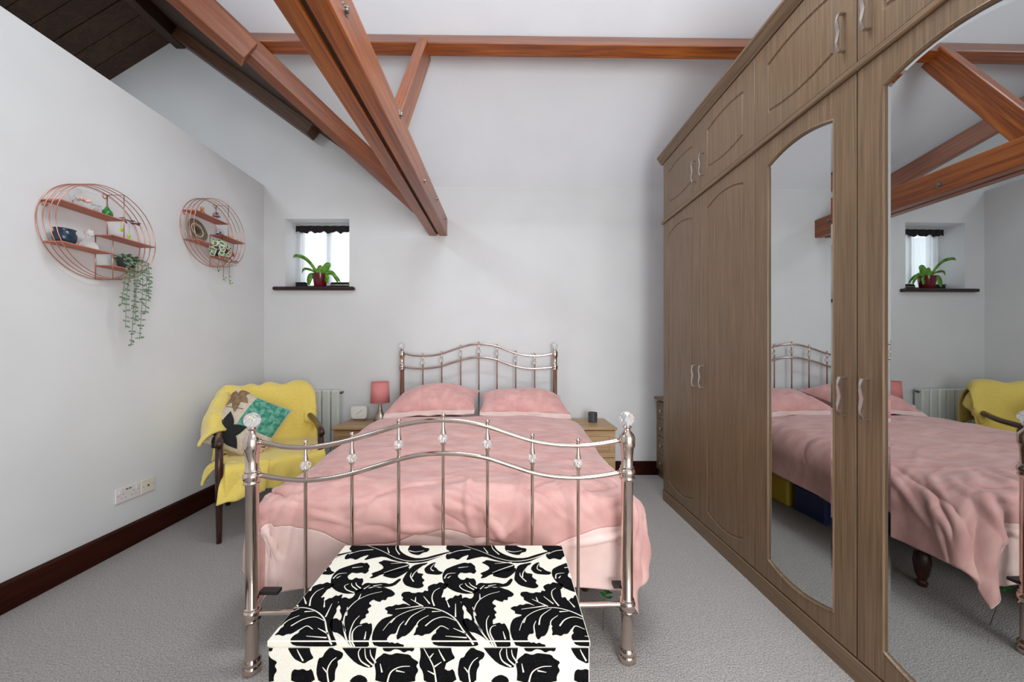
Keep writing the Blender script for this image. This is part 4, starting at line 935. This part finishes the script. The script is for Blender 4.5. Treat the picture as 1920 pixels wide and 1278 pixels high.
for y0, y1, zb in ((2.085,2.07,1.30),(2.11,2.10,1.20),(2.13,2.125,1.34),(2.155,2.15,1.24),(2.18,2.185,1.40),(2.195,2.205,1.48),(2.07,2.05,1.44)):
    strand(m, ms, [at(2.12+(y0-2.12)*.5, top+.005, .075), at(y0, top-.005, .105), at(y0, top-.08, .118), at((y0+y1)/2+random.uniform(-.01,.01), (top+zb)/2, .112), at(y1, zb, .105)], .021, .013, .019)
m.build('leaves', M['leafdark'], t)['kind'] = 'stuff'; ms.build('stems', M['stem'], t, True)
# shelf 2 objects
t = thing('small_figurine', 'small orange and olive figurine on top shelf of round shelf nearer the window', 'figurine', at(2.655, S2z[0])); b0 = Vector(at(2.655, S2z[0]))
MB().lathe([(.016,0),(.018,.008),(.013,.022),(.009,.036),(1e-5,.040)], b0, 14).build('body', noisy('figurine_glaze', rgb(120,96,40), rgb(206,150,84), (90,90,90), .3), t, True)
MB().ball(b0+Vector((0,0,.050)), .012, 12, 8).build('head', flat('figurine_head',214,140,84,rough=.3), t, True)
m = MB()
for s_ in (-1,1): m.tube([b0+Vector((0,s_*.010,.030)), b0+Vector((.006,s_*.019,.016))], .004, 6)
m.build('arms', flat('figurine_arm',90,80,50), t, True)
t = thing('spiral_glass_ornament', 'blue and white spiral striped glass ornament on top shelf near the window', 'ornament', at(2.785, S2z[0])); b0 = Vector(at(2.785, S2z[0]))
m = MB().lathe([(.018,0),(.020,.004),(.012,.012),(.021,.03),(.024,.042),(.020,.056),(.010,.068),(1e-5,.072)], b0, 18); m.build('body', M['glass'], t, True)
sp_ = []
for k in range(60):
    q_ = k/59; r_ = .0245*math.sin(math.pi*(.15+.8*q_)); sp_.append(b0+Vector((r_*math.cos(q_*16), r_*math.sin(q_*16), .012+.058*q_)))
MB().tube(sp_, .0028, 6).build('spiral_stripe', flat('navy_stripe',62,72,110,rough=.2), t, True)
t = thing('pewter_plate', 'round pewter plate with dark leaf emblem leaning on its shelf', 'plate', at(2.66, S2z[2])); 
m = MB().lathe([(1e-5,0),(.040,.001),(.046,.004),(.064,.009),(.070,.010),(.070,.013),(.064,.013),(.046,.008),(1e-5,.005)], n=36)
MP = Matrix.Translation(at(2.628, S2z[2]+.0815, .035)) @ Matrix.Rotation(R(-14), 4, 'Y') @ Matrix.Rotation(R(90), 4, 'Y') @ Matrix.Scale(1.15, 4)
m.v = [tuple(MP @ Vector((v[0],v[1],v[2]))) for v in m.v]; m.build('dish', noisy('pewter', rgb(118,106,88), rgb(156,142,120), (60,60,60), .35, 0, 3, .8), t, 40)
m = MB().lathe([(.0449,.0072),(.043,.0088),(.040,.0088),(.038,.0066)], n=36); m.v = [tuple(MP @ Vector(v)) for v in m.v]; m.f = m.f[:-2]; m.build('inner_ring', flat('plate_ring',206,196,172,rough=.4), t, True)
m = MB(); leafy(m, Vector((.026,0,.0085)), Vector((-1,.1,0)), .052, .024); leafy(m, Vector((.012,.004,.0088)), Vector((-.3,1,0)), .02, .010); m.v = [tuple(MP @ Vector(v)) for v in m.v]; m.build('emblem', flat('plate_emblem',56,46,38), t)
t = thing('snow_globe', 'clear glass dome ornament with navy beads at its foot', 'ornament', at(2.825, S2z[1])); b0 = Vector(at(2.825, S2z[1]))
MB().lathe([(.020,.010),(.024,.022),(.0235,.034),(.018,.046),(.009,.052),(1e-5,.053)], b0, 20).build('dome', M['glass'], t, True)
m = MB()
for k in range(8): m.ball(b0+Vector((.016*math.cos(k*.785), .022*math.sin(k*.785), .0075)), .0085, 8, 6)
m.build('beads', flat('navy_bead',40,38,92,rough=.3), t, True); MB().ball(b0+Vector((0,0,.028)), .006, 8, 6).build('inclusion', flat('globe_core',60,56,66), t, True)
t = thing('shell_ornament', 'small yellow and white shell ornament right of the glass dome', 'ornament', at(2.945, S2z[1])); b0 = Vector(at(2.945, S2z[1]))
MB().ball(b0+Vector((0,-.012,.022)), .014, 12, 8, (1,1,1.1)).build('top_shell', flat('shell_yellow',222,178,110,rough=.4), t, True); MB().ball(b0+Vector((.002,.008,.0115)), .0115, 12, 8, (1.3,2.2,1)).build('lower_shell', flat('shell_white',226,216,202,rough=.4), t, True)
t = thing('red_ornament', 'glossy red bird-shaped ornament behind the variegated plant', 'ornament', at(2.93, S2z[3]-.0, .05)); b0 = Vector(at(2.93, S2z[3], .05)); rm = flat('red_gloss',206,24,22,rough=.25)
MB().ball(b0+Vector((0,0,.055)), .026, 14, 10, (.6,1,1)).build('body', rm, t, True)
m = MB(); m.tube([b0+Vector((0,-.02,.065)), b0+Vector((0,-.05,.085)), b0+Vector((0,-.075,.082))], [.014,.012,.003], 8); m.tube([b0+Vector((0,.01,.07)), b0+Vector((0,.03,.06)), b0+Vector((0,.045,.045))], [.014,.012,.003], 8); m.build('wings', rm, t, True)
MB().tube([b0+Vector((0,0,.03)), b0+Vector((0,0,.0))], [.006,.012], 8).build('stand', rm, t, True)
t = thing('variegated_plant', 'cream-edged variegated trailing plant on the lower shelf near the window', 'plant', at(2.84, S2z[3], .06))
MB().lathe([(.026,0),(.034,.004),(.040,.045),(.042,.05),(.038,.05),(.036,.042),(1e-5,.042)], at(2.828,S2z[3],.058), 18).build('pot', M['potgrey'], t, 50)
m, mp_, ms = MB(), MB(), MB()
def rleaf(c, nrm, r_):
    nrm = nrm.normalized(); a_ = nrm.orthogonal().normalized(); b_ = nrm.cross(a_); K = 9
    for mm_, rr, e in ((mp_, r_, 0), (m, r_*.66, .0012)):
        mm_.add([c+nrm*e]+[c+nrm*(e-.15*rr)+(a_*math.cos(2*math.pi*k/K)+b_*math.sin(2*math.pi*k/K))*rr for k in range(K)], [(0,1+k,1+(k+1)%K) for k in range(K)])
for k in range(80):
    th = random.uniform(0, 2*math.pi); el = random.uniform(-.9, 1.4); dv_ = Vector((abs(math.cos(th)*math.cos(el)), math.sin(th)*math.cos(el), math.sin(el)))
    c = Vector(at(2.785, S2z[3]+.052, .075)) + Vector((dv_.x*.066, dv_.y*.095, dv_.z*.070)); rleaf(c, dv_+Vector((.5,-.6,.1)), random.uniform(.012,.020))
for pts in (((2.77,-.01),(2.755,-.06),(2.745,-.115),(2.75,-.13),(2.765,-.10)),((2.81,-.01),(2.805,-.08),(2.80,-.17),(2.805,-.19),(2.82,-.16)),((2.86,-.01),(2.862,-.07),(2.858,-.16),(2.872,-.205),(2.895,-.19)),((2.90,0),(2.92,-.03),(2.93,-.05))):
    pa = smooth_path([Vector(at(a-.035, S2z[3]+b+.0, .125)) for a, b in pts], 24); ms.tube(pa, .0016, 5)
    for i in range(2, len(pa), 3):
        if random.random() < .8: rleaf(pa[i]+Vector((.002,random.uniform(-.012,.012),0)), Vector((1,random.uniform(-1,.3),random.uniform(-.2,.6))), random.uniform(.006,.011))
mp_.build('leaf_edges', M['leafpale'], t)['kind'] = 'stuff'; m.build('leaf_centres', M['leafvar'], t)['kind'] = 'stuff'; ms.build('stems', M['stem'], t, True)

# ------------------------------------------------------------------ window sill things
sz = wz0+.0042; bx, by = -1.782, D+.075
t = thing('potted_strap_plant', 'green strap-leaved plant in a glossy maroon pot on the window sill', 'plant', (bx, by, sz))
MB().lathe([(.046,0),(.049,.003),(.069,.132),(.070,.138),(.065,.138),(.062,.12),(1e-5,.12)], (bx,by,sz), 28).build('pot', M['maroon'], t, 50)
MB().lathe([(1e-5,.122),(.0615,.1215),(.0615,.1205)], (bx,by,sz), 16).build('soil', M['soil'], t)
def strap(pts, w_):
    pa = smooth_path([Vector((bx+p[0], by+p[1], sz+.12+p[2])) for p in pts], 18); m = MB(); rows = []
    for i, p in enumerate(pa):
        q_ = i/(len(pa)-1); tt = (pa[min(i+1,len(pa)-1)]-pa[max(i-1,0)]).normalized(); s_ = tt.cross(Vector((0,1,.25))).normalized(); ww = w_*(.45+1.1*math.sin(math.pi*min(q_*.9+.1,1))**.8)*(1 if q_ < .85 else (1-q_)/.15*.9+.1)/2
        rows.append([p-s_*ww, p+Vector((0,-.002,-.004)), p+s_*ww])
    m.grid(np.array(rows)); o_ = m.build('leaf', M['leaf'], t, True); o_.modifiers.new('s','SOLIDIFY').thickness = .0015
for pts, w_ in ((((-.02,0,0),(-.06,-.02,.09),(-.13,-.03,.165),(-.2,-.05,.185),(-.235,-.05,.165)),.022),(((-.02,.01,0),(-.06,0,.045),(-.11,-.02,.065),(-.15,-.02,.06),(-.165,-.02,.02)),.016),
    (((0,-.01,0),(.005,-.01,.05),(.012,-.02,.105)),.045),(((.02,0,0),(.045,-.01,.05),(.085,-.02,.10),(.11,-.02,.085)),.042),(((.03,0,0),(.08,-.02,.025),(.13,-.03,.025),(.17,-.03,-.03),(.185,-.03,-.075)),.026),
    (((.03,.01,0),(.09,.0,.03),(.15,0,.0),(.20,.0,-.065)),.02),(((-.03,-.02,0),(-.07,-.03,.0),(-.085,-.04,-.05),(-.08,-.05,-.10)),.034),(((.03,-.02,0),(.075,-.03,-.01),(.085,-.04,-.05),(.10,-.04,-.07)),.03),(((-.01,0,0),(-.03,-.01,.04),(-.055,-.02,.075)),.03),(((.0,.02,0),(-.02,.02,.05),(-.03,.01,.085)),.03)): strap(pts, w_)
t = thing('black_sill_box', 'small black box standing at the left of the window sill', 'box', (-2.0, D+.16, sz)); MB().rbox(-2.055, -1.955, D+.13, D+.185, sz, sz+.062, .008).build('body', M['blackcloth'], t); MB().rbox(-2.058, -1.952, D+.127, D+.188, sz+.0622, sz+.072, .004).build('lid', M['dark'], t)
t = thing('sunglasses_case', 'low black case lying right of the maroon pot on the sill', 'case', (-1.66, D+.1, sz)); MB().rbox(-1.70, -1.50, D+.10, D+.15, sz, sz+.068, .012).build('body', M['blackcloth'], t); MB().rbox(-1.69, -1.51, D+.0985, D+.0998, sz+.034, sz+.044, .0003).build('trim', M['steel'], t)
t = thing('green_glass_bottle', 'tiny green glass bottle at the right end of the window sill', 'bottle', (-1.487, D+.06, sz)); MB().lathe([(.010,0),(.012,.003),(.012,.045),(.005,.053),(.005,.061),(1e-5,.061)], (-1.49,D+.06,sz), 14).build('body', base_mat('green_bottle', rgb(60,140,90), .1)[0], t, 50); MB().lathe([(.0065,.0612),(.0065,.07),(1e-5,.071)], (-1.49,D+.06,sz), 10).build('cap', M['steel'], t)
